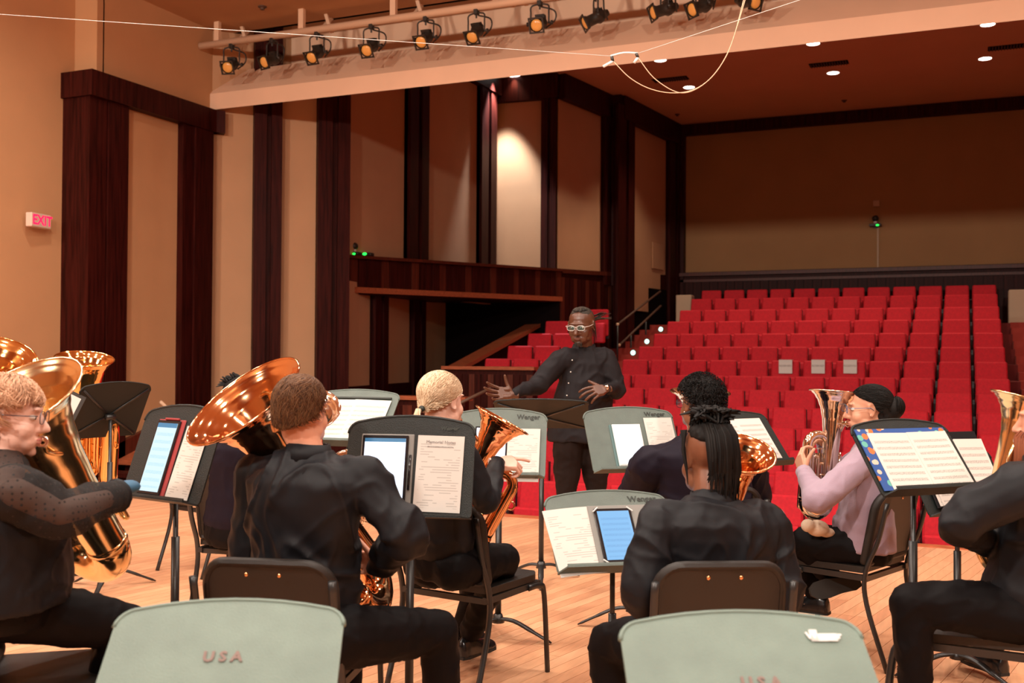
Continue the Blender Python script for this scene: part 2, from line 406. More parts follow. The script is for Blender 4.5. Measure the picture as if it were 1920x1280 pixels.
for (i, t, ln, c) in cells:
    g = plankgeo(i, t, ln)
    if not g: continue
    k = rnd.randrange(6)
    if cnt < 300 and vis(c)[0] and vis(c)[1] > 3.1:
        o = mk('plank', g, pm[k], fl); cnt += 1
    else: rest[k].append(g)
V, F, MI = [], [], []
for k in rest:
    for g in rest[k]:
        n = len(V); V += g[0]; F += [tuple(a+n for a in f) for f in g[1]]; MI += [k]*len(g[1])
o = mk('planks', (V, F), None, fl)
for k in range(6): o.data.materials.append(pm[k])
o.data.polygons.foreach_set('material_index', MI); o['kind'] = 'stuff'
struct('trim_1', box(-9.4, 8, STAGE_Y-.14, STAGE_Y, -.2, .004), 'edge')             # front nosing board
struct('trim_2', box(-9.4, 8, STAGE_Y-.03, STAGE_Y-.005, -1.0, -.2), 'wood')        # stage riser
# --- stage side and back walls, ceiling
struct('wall_left', quadbox((-10.4, -4), (-10.4, 10.0), .2, -.2, 7.2), 'plaster')
struct('wall_left_return', join(box(-10.6, -10.03, 9.90, 10.02, -.2, 7.2), box(-10.23, -10.03, 10.0, 13.3, -.9, 7.2)), 'plaster')
struct('wall_right', box(5.6, 5.8, -4, 25, -.9, 7.2), 'plaster')
struct('wall_back', box(-10.6, 5.8, -4.2, -4, -.2, 7.2), 'plaster')
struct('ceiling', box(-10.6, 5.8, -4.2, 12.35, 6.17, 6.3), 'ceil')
# --- proscenium beam with sloped ledge and lamp slot
bp = [(12.05, 5.0), (12.05, 5.235), (12.42, 5.62), (12.46, 5.66), (12.9, 5.70), (12.9, 6.9), (13.3, 6.9), (13.3, 5.62)]
g = prism(bp, -10.03, 5.6); g = ([(v[2], v[0], v[1]) for v in g[0]], g[1])
struct('trim_3', g, 'beam')
struct('ceiling_slot', join(box(-10.03, 5.6, 12.35, 12.9, 6.72, 6.8), box(-10.03, 5.6, 12.30, 12.36, 6.17, 6.8)), 'black')
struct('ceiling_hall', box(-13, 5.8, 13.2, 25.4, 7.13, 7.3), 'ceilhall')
# --- hall walls (plan polyline read from the trims)
A0, A1, A2 = (-10.03, 12.1), (-8.62, 13.5), (-8.72, 13.5)
segs = [((-10.03, 12.1), (-8.62, 13.5)), ((-8.75, 13.5), (-8.75, 19.35)), ((-8.80, 19.35), (-7.45, 19.46)),
        ((-7.45, 19.46), (-7.06, 21.72)), ((-6.86, 21.58), (-6.42, 25.0))]
for k, (a, b) in enumerate(segs): struct('wall_hall_%d' % (k+1), quadbox(a, b, .15, -.9 if k in (0,) else 2.5, 7.13), 'wall')
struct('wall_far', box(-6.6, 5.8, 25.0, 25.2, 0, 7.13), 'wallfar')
# --- mahogany pilasters: two boards and a recessed strip each
npil = [0]
def pilaster(px0, px1, seg, z0, z1, d=.16, lab=None):
    p0 = hit(px0, *seg); p1 = hit(px1, *seg); e = (p1-p0); n = Vector((e.y, -e.x)).normalized()
    if n.dot(Vector((0, 0))-p0) < 0: n = -n
    npil[0] += 1
    def qb(f0, f1, dd):
        a = p0+e*f0; b = p0+e*f1; V = [(*a, z0), (*b, z0), (*(b+n*dd), z0), (*(a+n*dd), z0)]
        return hull([Vector(v) for v in V]+[Vector((v[0], v[1], z1)) for v in V])
    # keep the drawn width: shift the proud faces along the sight line is negligible
    o = struct('trim_%d' % (10+npil[0]), qb(0, 1, d*.55), 'wood')
    mk('board', qb(0, .44, d), 'wood', o); mk('board', qb(.62, 1, d), 'wood', o)
    return o
S1 = ((-10.03, 10.0), (-10.03, 12.1))
# first frame: posts with a heavy header
ba = join(box(-10.42, -9.93, 9.80, 9.98, -.2, 4.80)); struct('trim_4', box(-10.42, -9.95, 9.72, 10.0, -.2, 4.7), 'wood')
struct('trim_5', join(box(-10.1, -9.93, 10.02, 10.36, -.2, 4.7)), 'wood')
p = hit(332, *S1); q = hit(388, *S1)
struct('trim_6', box(-10.06, -9.93, p.y, 12.02, -.9, 4.7), 'wood'); mk('board', box(-9.95, -9.90, p.y+.22, 11.98, -.9, 4.7), 'wood', bpy.data.objects['trim_6'])
struct('trim_7', join(box(-10.10, -9.88, 9.68, 12.1, 4.66, 4.98), box(-10.44, -10.10, 9.68, 9.86, 4.66, 4.98), xf(box(0, .22, 0, .25, 4.66, 4.98), T(-9.95, 11.95, 0) @ RZ(radians(45)))), 'wood')
for a, b, s, z0, z1 in ((473, 525, segs[0], -.9, 6.9), (592, 652, segs[0], -.9, 6.9)):
    pilaster(a, b, s, z0, z1)
for a, b, s, z0, z1 in ((757, 793, segs[1], 3.0, 6.85), (893, 921, segs[1], 3.0, 6.85), (1017, 1045, segs[2], 3.0, 6.85), (1126, 1150, segs[3], 3.0, 6.85)):
    pilaster(a, b, s, z0, z1, .12)
pilaster(1150, 1181, segs[4], 0, 6.9, .12); pilaster(1248, 1270, segs[4], 0, 6.9, .12)
struct('trim_8', box(-6.5, -6.24, 24.8, 25.0, 0, 6.9), 'wood')
for k, (a, b) in enumerate(segs[1:]): struct('trim_%d' % (30+k), quadbox(a, b, -.14, 6.62 if k else 6.75, 7.12), 'wood')
struct('trim_36', box(-7.2, -6.78, 21.45, 21.6, 3, 7.12), 'wood')
struct('trim_35', box(-6.5, 5.6, 24.82, 25.0, 6.86, 7.12), 'wood')
struct('trim_37', box(5.0, 5.6, 24.5, 25.0, 0, 7.12), 'wood')
# --- wainscot of the far wall, boards one by one
w = struct('trim_40', box(-6.5, 5.6, 24.86, 25.0, 0, 3.52), 'wood')
mk('rail_cap', box(-6.45, 5.6, 24.74, 24.99, 3.42, 3.50), 'wood2', w); mk('rail_cap', box(-6.45, 5.6, 24.80, 24.99, 3.28, 3.34), 'wood2', w)
bd = None
for k in range(60):
    x = -6.4+k*.2
    if bd is None: bd = mk('board', box(0, .188, 24.83, 24.88, 2.2, 3.28), 'wood', w); bd.location.x = x
    else: b2 = bd.copy(); COL.objects.link(b2); b2.location.x = x
# --- shallow side balcony: rail, vertical boards, lower moulding, soffit
bA = Vector((-8.80, 13.62)); bB = Vector((-7.40, 19.42))
zt0, zt1 = zat(634, 477.5, bA), zat(1042, 504.5, bB); zb0, zb1 = zat(634, 548, bA), zat(1042, 565, bB)
bal = struct('trim_50', quadbox(bA, bB, .12, zb0, zt0, zb1, zt1), 'wood')
be = (bB-bA); bl = be.length; bn = Vector((be.y, -be.x)).normalized()
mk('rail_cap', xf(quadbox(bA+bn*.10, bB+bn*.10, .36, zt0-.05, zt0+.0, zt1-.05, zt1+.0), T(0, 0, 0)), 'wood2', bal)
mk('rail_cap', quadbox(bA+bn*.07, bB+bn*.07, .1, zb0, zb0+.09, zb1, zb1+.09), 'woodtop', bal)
nb = 34
for k in range(nb):
    a = bA+be*((k+.04)/nb); b = bA+be*((k+.96)/nb); f = k/nb; d = .028 if k % 3 else .042
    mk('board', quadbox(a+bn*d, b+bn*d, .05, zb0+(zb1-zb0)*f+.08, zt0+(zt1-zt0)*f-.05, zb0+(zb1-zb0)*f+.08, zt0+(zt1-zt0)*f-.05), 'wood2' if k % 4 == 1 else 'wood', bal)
struct('trim_51', quadbox(bA, bB, 1.6, zb0-.02, zb0+.03, zb1-.02, zb1+.03), 'wood')
# trim and solid wood under the further panels
C1 = [bB, Vector((-7.0, 21.7)), Vector((-6.36, 24.9))]
w2 = struct('wall_lower_left', join(quadbox(C1[0], C1[1], .15, -.2, zat(1045, 505, C1[0]), -.2, zat(1140, 511, C1[1])), quadbox(C1[1], C1[2], .15, -.2, zat(1140, 511, C1[1]), -.2, zat(1250, 517, C1[2]))), 'wood')
mk('rail_cap', join(quadbox(C1[0]+Vector((.06, 0)), C1[1]+Vector((.06, 0)), .1, zat(1045, 512, C1[0]), zat(1045, 504, C1[0]), zat(1140, 518, C1[1]), zat(1140, 511, C1[1]))), 'wood2', w2)
for k in range(14):
    a = C1[0]+(C1[1]-C1[0])*(k/14.+.005); b = C1[0]+(C1[1]-C1[0])*((k+.9)/14.)
    mk('board', quadbox(a+Vector((.03, 0)), b+Vector((.03, 0)), .05, 0, 3.05), 'wood' if k % 3 else 'wood2', w2)
dd = struct('door_1', quadbox(hit(1186, C1[1], C1[2])+Vector((.05, 0)), hit(1246, C1[1], C1[2])+Vector((.05, 0)), .05, 0, 3.05), 'black')  # black slab stands in for the dark door opening
# --- recess below the balcony
R0, R1 = Vector((-8.62, 13.55)), Vector((-9.75, 19.3))
struct('wall_recess', join(quadbox(R0, R1, .15, -.8, 2.6), quadbox(R1, (-7.4, 19.5), .15, -.8, 2.6)), 'wall')
struct('trim_52', quadbox(hit(838, R0, R1), (-7.4, 19.40), -.05, -.8, 2.6), 'black')  # black sheet stands in for the shade deep under the balcony
for k, (a, b) in enumerate(((695, 720), (769, 791))): pilaster(a, b, (R0, R1), -.8, 2.6, .1)
struct('trim_53', quadbox(R0+Vector((.06, 0)), R1+Vector((.06, 0)), .1, -.8, .98), 'wood')
# low walls at the front of the side block
def lowwall(pxa, pxb, Y, ztop, n, name):
    a = PY(pxa, 700, Y); b = PY(pxb, 700, Y)
    o = struct(name, box(a.x, b.x, Y, Y+.12, -.9, ztop-.04), 'wood')
    mk('rail_cap', box(a.x-.03, b.x+.03, Y-.05, Y+.17, ztop-.05, ztop), 'woodtop', o)
    for k in range(n):
        x0 = a.x+(b.x-a.x)*k/n
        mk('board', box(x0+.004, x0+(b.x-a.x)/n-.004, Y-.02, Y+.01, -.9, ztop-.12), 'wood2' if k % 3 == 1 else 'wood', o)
    return o
lowwall(628, 872, 11.9, PY(640, 739, 11.9).z, 13, 'trim_54')
lowwall(833, 1000, 14.4, PY(833, 686, 14.4).z, 14, 'trim_55')
# sloping cap beside the side steps
a = PX(850, 686, -7.95); b = PX(1003, 603, -7.95)
struct('trim_56', join(hull([Vector((x, p.y, p.z+dz)) for x in (-8.05, -7.75) for p in (a, b) for dz in (0, -.07)])), 'woodtop')
struct('trim_57', hull([Vector((x, p.y, z)) for x in (-7.98, -7.86) for p, z in ((a, -.8), (b, -.8), (a, a.z-.07), (b, b.z-.07))]), 'wood')
# side stair beside the stage left wall
a = PX(215, 832, -9.98); b = PX(330, 775, -9.98)
struct('trim_58', hull([Vector((x, p.y, z)) for x in (-10.0, -9.93) for p, z in ((a, -.5), (b, -.5), (a, a.z), (b, b.z))]), 'wood2')
struct('trim_59', hull([Vector((x, p.y, p.z+dz)) for x in (-9.95, -9.1) for p in (a, b) for dz in (-.20, -.26)]), 'woodtop')
struct('trim_60', join(box(-10.35, -7.6, 9.35, 9.5, -.9, .05), box(-10.35, -7.6, 9.3, 9.55, .02, .07), box(-10.35, -7.2, 11.85, 12.0, -.9, .75)), 'wood')
h = mk('handrail', sweep([PX(301, 753, -9.5), PX(326, 776, -9.5), PX(326, 860, -9.5)], .022, 8), 'pipe', None, True); tag(h, 'short pale handrail sticking up at the side stair left of the stage', 'handrail')
# --- hall floor terraces
rowpx = [930, 886, 845.5, 803.7, 765, 732.6, 705.8, 675.8, 649.8, 624.6, 600.6, 578.7, 557, 541]
ROWY = [10.82+1.03*i for i in range(14)]
ROWT = [PY(1500, y, Y).z for y, Y in zip(rowpx, ROWY)]
ROWF = [t-.84 for t in ROWT]
g = [box(-13, 5.6, STAGE_Y, ROWY[0]-.9, -1.1, ROWF[0])]
for i in range(14):
    y0 = ROWY[i]-.93; y1 = ROWY[i]+.1 if i < 13 else 25.0
    g.append(box(-8.2 if i > 3 else -9.5, 5.6, y0, y1, -1.1, ROWF[i]))
struct('floor_hall', join(*g), 'carpet')
def steps(x0, x1, nm_):
    G = None
    for i in range(1, 14):
        for h_ in (0, 1):
            z = ROWF[i-1]+(ROWF[i]-ROWF[i-1])*(h_+1)/2.; y = ROWY[i]-.93-.5+h_*.5-.02
            o = mk('step', box(x0, x1, y, y+.55, z-.14, z+.012), 'aisle', G); 
            if G is None: G = o; G.name = nm_; G['kind'] = 'structure'
steps(.86, 2.2, 'floor_aisle_right'); steps(-6.75, -5.82, 'floor_aisle_left')
for px0, px1, y0, y1, Y in ((1267, 1296, 553, 602, ROWY[12]+.4), (1891, 1960, 543, 608, ROWY[12]+.4)):
    a = PY(px0, y0, Y); b = PY(px1, y1, Y)
    o = mk('partition', cbox(a.x, b.x, Y, Y+.3, b.z-.3, a.z, .02), 'cream'); tag(o, 'low cream partition block beside the back rows on the %s' % ('left' if px0 < 1500 else 'right'), 'partition')
# ================================================================ HALL FITTINGS
# theatre seats
RG = 'red theatre seats in rows'
seat = thing('theatre_seat', '', 'seat', T(0, 0, 0), RG)
def trap(wb, wt, y0, y1, z0, z1, lean, c=.02):
    V = []
    for z, w in ((z0, wb), (z1, wt)):
        f = lean*(z-z0)/(z1-z0)
        zz = (z+c if z == z0 else z-c)
        V += [(sx*(w/2-c), y+f, z) for sx in (-1, 1) for y in (y0+c, y1-c)]
        V += [(sx*(w/2), y+f, zz) for sx in (-1, 1) for y in (y0+c, y1-c)]
        V += [(sx*(w/2-c), y+f, zz) for sx in (-1, 1) for y in (y0, y1)]
    return hull(V)
mk('backrest', trap(.485, .455, -.03, .05, .30, .84, .06), 'red', seat)
mk('back_shell', trap(.495, .47, .05, .07, .25, .82, .06, .005), 'seatshell', seat)
mk('seat_pan', trap(.44, .45, -.20, -.09, .16, .56, .03), 'red', seat)
mk('armrest', join(box(-.281, -.25, -.22, .04, 0, .50), box(-.281, -.25, -.24, -.14, .50, .53)), 'seatshell', seat)
side_label = lambda k: '%s from the left aisle' % ORD[k]
first = True
for i in range(14):
    for k in range(12):
        lab = 'red theatre seat, %s from the left aisle in the %s row from the stage' % (ORD[k], ORD[i]) if i < 13 else 'dim dark red theatre seat, %s from the left aisle in the rearmost row' % ORD[k]
        if i == 7 and k in (5, 6, 7): lab = 'red seat under a white paper, %s from the aisle in the eighth row' % ORD[k]
        m4 = T(-5.67+.235+.53*k, ROWY[i], ROWF[i])
        if first: seat.matrix_world = m4; seat['label'] = lab; first = False
        else: clone(seat, m4, lab)
SLG = 'red theatre seats of the side block'
for i, (x0, py, Y, n) in enumerate(((907, 672, 16.3, 3), (950, 648, 17.2, 2), (988, 625, 18.1, 2), (1021, 602, 19.0, 2), (1098, 580, 19.9, 1))):
    a = PY(x0, py, Y)
    for k in range(n):
        clone(seat, T(a.x+.235+.53*k, Y, a.z-.84), 'red seat of the side block, %s from its left end, in its %s row' % (ORD[k], ORD[i]), SLG)
a = PY(722, 782, 10.9); clone(seat, T(a.x+.235, 10.9, a.z-.84), 'red theatre seat whose top shows just above the dark stand holding the bright tablet', SLG)
for k in range(2): clone(seat, T(-5.67+.235-.53*(k+1), ROWY[0], ROWF[0]), 'red front row seat beyond the main block, %s outwards' % ORD[k], SLG)
for i, px in enumerate((1461, 1522, 1582)):      # reserved papers over three seats
    a = PY(px, 676, ROWY[7]); b = PY(px+25, 700, ROWY[7])
    o = mk('paper_sign', join(box(a.x, b.x, ROWY[7]-.045, ROWY[7]-.035, b.z, a.z+.012), box(a.x, b.x, ROWY[7]-.045, ROWY[7]+.12, a.z+.01, a.z+.018)), 'paper')
    tag(o, 'white paper sign folded over a red seat, %s of three from the left' % ORD[i], 'sign', 'reserved papers on seats')
    mk('printed_word', textgeo('RESERVED', .045, M4=T((a.x+b.x)/2, ROWY[7]-.047, (a.z+b.z)/2+.02) @ RX(pi/2)), 'stamp', o)
# step lights
for i, (x, y, Y) in enumerate(((1187, 661, 17.9), (1213, 640, 19.0), (1239, 617, 20.0))):
    p = PY(x, y, Y)
    o = thing('step_light', 'glowing green step light at the left aisle, %s from the bottom' % ORD[i], 'light', T(p), 'aisle step lights')
    mk('housing', cyl((0, .03, 0), (0, 0, 0), .055, 12), 'seatshell', o); mk('diffuser', ell((0, -.005, 0), (.045, .02, .045), 12, 6), 'glowstep', o)
# handrails at the left aisle
hr = thing('handrail', 'thin dark metal handrail climbing the left aisle behind the conductor', 'handrail', T(0, 0, 0))
for (a, b) in (((1158, 608), (1238, 546)), ((1161, 647), (1239, 573))):
    p, q = PX(*a, -6.55), PX(*b, -6.2)
    mk('rail', sweep([p, q], .022, 8), 'vent', hr, True); mk('end_knob', ell(p, .035, 8, 6), 'pipe', hr, True)
for (x, y, y2) in ((1158, 610, 690), (1183, 628, 690), (1211, 600, 660)):
    p = PX(x, y, -6.5); mk('post', cyl(p, (p.x, p.y, p.z-.9), .02, 8), 'steel', hr, True)
h = mk('handrail', sweep([PY(822, 775, 10.4), PY(920, 728, 10.9)], .02, 8), 'vent', None, True); tag(h, 'slanting dark handrail in front of the low wood wall beside the ponytailed player', 'handrail')
# downlights and vents in the hall ceiling
for i, (x, y, lab) in enumerate(((965, 142, 'by the lit wall corner'), (1238, 112, 'tucked behind the beam above the left vent'), (1292, 163, 'right of the left vent'), (1525, 81, 'half behind the beam above the middle vent'), (1562, 136, 'below the middle vent'), (1852, 45, 'half behind the beam near the right edge'), (1847, 109, 'left of the right vent'))):
    p = PZ(x, y, 7.13)
    o = thing('ceiling_light', 'round glowing ceiling downlight %s' % lab, 'light', T(p), 'hall ceiling downlights')
    mk('trim_ring', lathe([(.115, -.012), (.15, -.012), (.15, 0.0), (.115, 0.0), (.115, -.012)], 20), 'beam', o); mk('diffuser', ell((0, 0, -.004), (.12, .12, .02), 16, 6), 'glowlamp', o, True)
    lamp('SPOT', 'downlight_lamp', (p.x, p.y, 7.05), (p.x, p.y-.2, 0), 210 if i else 60, (1, .78, .56), .1, 95, .6)
for i, (x, y) in enumerate(((1257, 148), (1554, 119), (1893, 87))):
    p = PZ(x, y, 7.13)
    o = thing('ceiling_vent', 'dark slotted ceiling vent, %s from the left' % ORD[i], 'vent', T(p), 'hall ceiling vents')
    mk('frame', box(-.36, .36, -.13, .13, -.012, -.002), 'black', o)
    for k in range(14): mk('slat', box(-.34+k*.05, -.32+k*.05, -.12, .12, -.03, -.012), 'vent', o)
for (x, y, z, l) in ((1270, 214, 7.13, 'in the hall ceiling near the far left corner'), (1583, 188, 7.13, 'in the middle of the hall ceiling'), (492, 12, 6.17, 'in the stage ceiling above the lamp pipe')):
    p = PZ(x, y, z); o = mk('sprinkler', lathe([(0, -.05), (.03, -.045), (.03, -.02), (.06, -.012), (.06, 0)], 12), 'vent'); o.location = p; tag(o, 'small dark sprinkler head '+l, 'sprinkler')
# wall washers lighting the corner panels beside the balcony
lamp('SPOT', 'wall_washer', (-8.50, 18.80, 7.02), (-8.56, 18.93, 0), 1350, (.88, .95, 1), .05, 61, .6)
# stage lamps' spill on beam
# camera units with green light
def unit(p, s, lab, M4=None):
    o = thing('video_camera', lab, 'camera', T(p))
    mk('base', cbox(-.13*s, .13*s, -.09*s, .09*s, 0, .06*s, .01*s), 'fixture', o); mk('neck', cyl((0, 0, .06*s), (0, 0, .12*s), .04*s, 10), 'white', o, True)
    mk('lens_ball', ell((0, 0, .18*s), (.075*s, .09*s, .075*s), 12, 8), 'fixture', o, True); mk('status_light', ell((.05*s, -.09*s, .02*s), (.035*s, .012, .02*s), 8, 6), 'ledgreen', o)
    return o
cA = hit(670, bA, bB); unit((cA.x-.05, cA.y, zt0+.02), .8, 'small black camera with a round head standing on the balcony rail')
cB = hit(693, bA, bB); o = mk('control_box', cbox(-.11, .11, -.06, .06, 0, .05, .01), 'fixture'); o.location = (cB.x-.05, cB.y, zt0+.03)
tag(o, 'small black box with a green light beside the camera on the balcony rail', 'box'); l = mk('status_light', ell((0, -.06, .03), (.04, .012, .022), 8, 6), 'ledgreen', o)
p = PY(1641, 424, 24.8); u_ = unit((p.x, 24.85, p.z), 1., 'black camera with a green light mounted high on the far wall'); mk('mount', box(-.05, .05, .08, .15, -.02, .05), 'fixture', u_)
o = mk('conduit', box(-.018, .018, -.02, .0, 0, PY(1643, 424, 24.98).z-3.52), 'cream'); o.location = (PY(1646, 460, 24.98).x, 24.99, 3.52); tag(o, 'thin pale conduit running down the far wall below the camera', 'conduit')
p = PY(1643, 381, 24.95); o = mk('junction_box', cbox(-.07, .07, -.05, 0, -.07, .07, .008), 'cream'); o.location = (p.x, 24.99, p.z); tag(o, 'small pale square box on the far wall above the camera', 'box')
p = hit(1233, (-6.86, 21.58), (-6.42, 25.0)); q = Vector((.44, 3.42)).normalized()
o = mk('access_panel', xf(cbox(.002, .03, -.36, .30, -.3, .3, .004), T(p.x+.01, p.y, zat(1233, 481, p)) @ RZ(radians(-7.3))), 'wall'); tag(o, 'tan access panel low on the rearmost left wall panel', 'panel')
# exit sign
ex = thing('exit_sign', 'small exit sign with red letters on the left stage wall', 'sign', T(-10.30, 9.28, 3.065) @ RZ(radians(90+8)))
mk('housing', cbox(-.17, .17, -.04, .05, -.085, .085, .008), 'exitbox', ex); mk('letters', textgeo('EXIT', .165, M4=T(.015, -.041, 0) @ RX(pi/2), bold=.004), 'exitred', ex)
# lamp pipe with hangers
pz = PY(620, 52, 11.8).z
pp = thing('lamp_pipe', 'long cream painted pipe carrying the stage lamps under the ceiling', 'pipe', T(0, 0, 0))
mk('pipe', sweep([(-10.0, 11.8, pz), (4.5, 11.8, pz)], .05, 14), 'pipe', pp, True)
for px in (407, 565, 737, 930, 1140, 1370):
    q = PY(px, 60, 11.8); mk('hanger', join(box(q.x-.04, q.x+.04, 11.78, 11.84, pz, 6.2), hull([Vector((q.x+a, b, c)) for a in (.12, .17) for b, c in ((12.0, pz+.0), (12.0, pz+.05), (12.3, 6.2), (12.36, 6.2))]), hull([Vector((q.x+a, 12.1, c)) for a, c in ((.25, pz+.05), (.3, pz+.05), (.15, 6.2), (.20, 6.2))]+[Vector((q.x+a, 12.14, c)) for a, c in ((.25, pz+.05), (.3, pz+.05), (.15, 6.2), (.20, 6.2))])), 'pipe', pp)
sp_ = PY(463, 96, 12.6); o = mk('loudspeaker', cbox(-.26, .26, -.1, .1, -.17, .17, .02), 'black'); o.location = (sp_.x+.1, 12.75, sp_.z); tag(o, 'flat black loudspeaker behind the leftmost stage lamps', 'loudspeaker')
# theatrical lanterns
def lantern(px, py, az, el, lab, L=.34, r=.085):
    p = PY(px, py, 11.8); z0 = pz-.05; x = p.x; zc = p.z
    o = thing('stage_lamp', lab, 'stage lamp', T(x, 11.8, zc), 'stage lamps on the pipe')
    R = RZ(radians(az)) @ RX(radians(el))
    prof = [(0, -L*.52), (r*.45, -L*.5), (r*.62, -L*.34), (r*.9, -L*.22), (r, -L*.1), (r*.8, 0), (r*.8, L*.3), (r*.98, L*.36), (r*.98, L*.47)]
    mk('body', xf(lathe(prof, 16), R @ RX(-pi/2)), 'fixture', o, True, angle=40)
    fr = r*1.12; mk('gel_frame', xf(join(box(-fr, fr, L*.46, L*.5, -fr, -fr*.8), box(-fr, fr, L*.46, L*.5, fr*.8, fr), box(-fr, -fr*.8, L*.46, L*.5, -fr, fr), box(fr*.8, fr, L*.46, L*.5, -fr, fr)), R), 'fixture', o)
    mk('lens', xf(ell((0, L*.43, 0), (r*.86, .025, r*.86), 16, 8), R), 'lens', o, True)
    mk('cooling_fins', xf(join(*[box(-r*.7, r*.7, -L*(.08+.07*k)-.006, -L*(.08+.07*k), r*.3, r*(1.25-.1*k)) for k in range(4)]), R), 'fixture', o)
    w = r*1.35; h = max(z0-zc-.04, .12)
    yk = sweep(catmull([(-w, 0, 0), (-w, 0, h*.55), (-w*.85, 0, h), (w*.85, 0, h), (w, 0, h*.55), (w, 0, 0)], 4), .011, 6)
    mk('yoke', xf(yk, RZ(radians(az))), 'fixture', o, True)
    mk('clamp', join(cbox(-.03, .03, -.035, .035, h-.01, h+.07, .008), cyl((0, 0, h-.05), (0, 0, h), .012, 8)), 'fixture', o)
    for s in (-1, 1): mk('lock_knob', xf(join(cyl((s*w*.9, 0, 0), (s*(w+.035), 0, 0), .012, 8), cyl((s*(w+.03), 0, 0), (s*(w+.05), 0, 0), .028, 8)), RZ(radians(az))), 'fixture', o, True)
    mk('cable', xf(sweep(catmull([(0, -.05, h), (-w*1.5, -.05, h*.7), (-w*1.55, -.06, h*.2), (-w*.3, -L*.4, -.02)], 5), .010, 6), RZ(radians(az))), 'fixture', o, True)
    return o
LL = [(434, 122, 195, -28), (510, 112, 165, -26), (594, 100, 178, -38), (696, 88, 182, -34), (798, 72, 180, -34), (893, 60, 178, -42), (1012, 44, 185, -25), (1117, 34, 122, -28), (1246, 18, 128, -20), (1316, 12, 140, -24), (1400, 2, 235, -20)]
for i, (x, y, az, el) in enumerate(LL): lantern(x, y, az, el, 'black stage lamp hanging from the cream pipe, %s from the left' % ORD[i])
# hanging microphones and their wires
mw = thing('hanging_microphones', 'pair of slim microphones hung on thin wires above the stage', 'microphone', T(0, 0, 0))
D = 6.0
mk('support_wire', sweep([PD(-40, 24, 6.8), PD(1145, 105, D)], .0016, 5), 'white', mw, True); mk('support_wire', sweep([PD(1196, 100, D), PD(1560, -20, 5.4)], .0016, 5), 'white', mw, True)
mk('bar', sweep(catmull([PD(1145, 105, D), PD(1170, 99, D), PD(1196, 100, D)], 3), .006, 8), 'white', mw, True)
for (a, b, c) in (((1147, 106), (1149, 115), (1131, 125)), ((1193, 100), (1196, 108), (1189, 118))):
    mk('holder', cyl(PD(*a, D), PD(*b, D), .009, 8), 'fixture', mw, True); mk('microphone', sweep([PD(*b, D), PD(*c, D)], .0085, 8), 'white', mw, True)
mk('cable', sweep(catmull([PD(*q, D) for q in ((1150, 115), (1180, 145), (1215, 165), (1255, 174), (1295, 170), (1330, 149), (1362, 105), (1382, 50), (1400, -10))], 5), .0026, 6), 'pipe', mw, True)
mk('cable', sweep(catmull([PD(*q, D) for q in ((1197, 109), (1225, 145), (1262, 170), (1290, 173), (1322, 156), (1350, 125), (1374, 75), (1397, -10))], 5), .0026, 6), 'pipe', mw, True)
# ================================================================ FURNITURE
def rrect(w, h, r, n=5, arc=0., cx=0, cz=0):
    """rounded rectangle outline in x-z, centred; arc lifts the middle of the top edge"""
    P = []
    for (sx, sz, a0) in ((1, 1, 0), (-1, 1, 90), (-1, -1, 180), (1, -1, 270)):
        rr = r if sz > 0 else min(r, .02)
        for k in range(n+1):
            a = radians(a0+90*k/n); P.append((cx+sx*(w/2-rr)+rr*cos(a), cz+sz*(h/2-rr)+rr*sin(a)))
    if arc:
        Q = []
        for i, p in enumerate(P):
            Q.append(p)
            q = P[(i+1) % len(P)]
            if p[1] > cz and q[1] > cz and abs(p[0]-q[0]) > w*.4:
                for k in range(1, 8): Q.append((p[0]+(q[0]-p[0])*k/8, p[1]))
        P = [(x, z+arc*max(0, 1-(2*(x-cx)/w)**2)) if z > cz else (x, z) for x, z in Q]
    return P
def bend(g, k, z0=0, lean=0): return [Vector((v[0], v[1]+k*v[0]**2+lean*(v[2]-z0), v[2])) for v in map(Vector, g[0])], g[1]
def make_chair(px, py, D, a, label, z=.80, empty=False):
    """px,py,D: middle of the top of the backrest; a: direction the chair faces"""
    p = PD(px, py, D); R = RZ(yaw(a)); o = R @ Vector((0, .30, 0))
    c = thing('orchestra_chair', label, 'chair', T(p.x+o.x, p.y+o.y, 0) @ R)
    out = rrect(.43, .34, .085, 6, cz=.655)
    P3 = [Vector((x, 0, zz)) for x, zz in out]; P3.append(P3[0]); P3.append(P3[1])
    rim = sweep(P3, .021, 8, cap=False, flat=(.8, 1.0)); inner = yprism(rrect(.41, .32, .075, 6, cz=.655), -.012, .006)
    mk('backrest', xf(bend(join(rim, inner), .9, .5, -.20), T(0, -.255, 0)), 'poly', c, True, angle=50)
    for s in (-1, 1): mk('rivet', xf(ell((s*.055, 0, 0), (.0075, .005, .0075), 10, 6), T(0, -.325, .792)), 'brasspole', c, True)
    so = [(x, y) for x, y in rrect(.45, .44, .07, 5)]
    sg = prism(so, 0, .03); sg = ([Vector((v[0], v[1], v[2]+.43-.02*max(0, 1-(v[0]/.2)**2)*(1 if v[2] > .01 else .6)+(.015*abs(v[1]/.22)**3))) for v in map(Vector, sg[0])], sg[1])
    mk('seat', sg, 'poly', c)
    mk('seat_rail', join(*[box(s*.215-.013, s*.215+.013, -.23, .21, .405, .432) for s in (-1, 1)], box(-.21, .21, .17, .195, .40, .425), box(-.21, .21, -.22, -.195, .40, .425)), 'steel', c)
    for s in (-1, 1):
        mk('leg', sweep(catmull([(s*.232, -.33, .78), (s*.232, -.285, .60), (s*.232, -.225, .45), (s*.232, -.23, .30), (s*.232, -.33, .0)], 5), .0145, 8, flat=(1, .75)), 'steel', c, True)
        mk('leg', sweep(catmull([(s*.232, .10, .415), (s*.232, .19, .41), (s*.232, .235, .36), (s*.232, .27, .0)], 5), .0145, 8, flat=(1, .75)), 'steel', c, True)
    return c
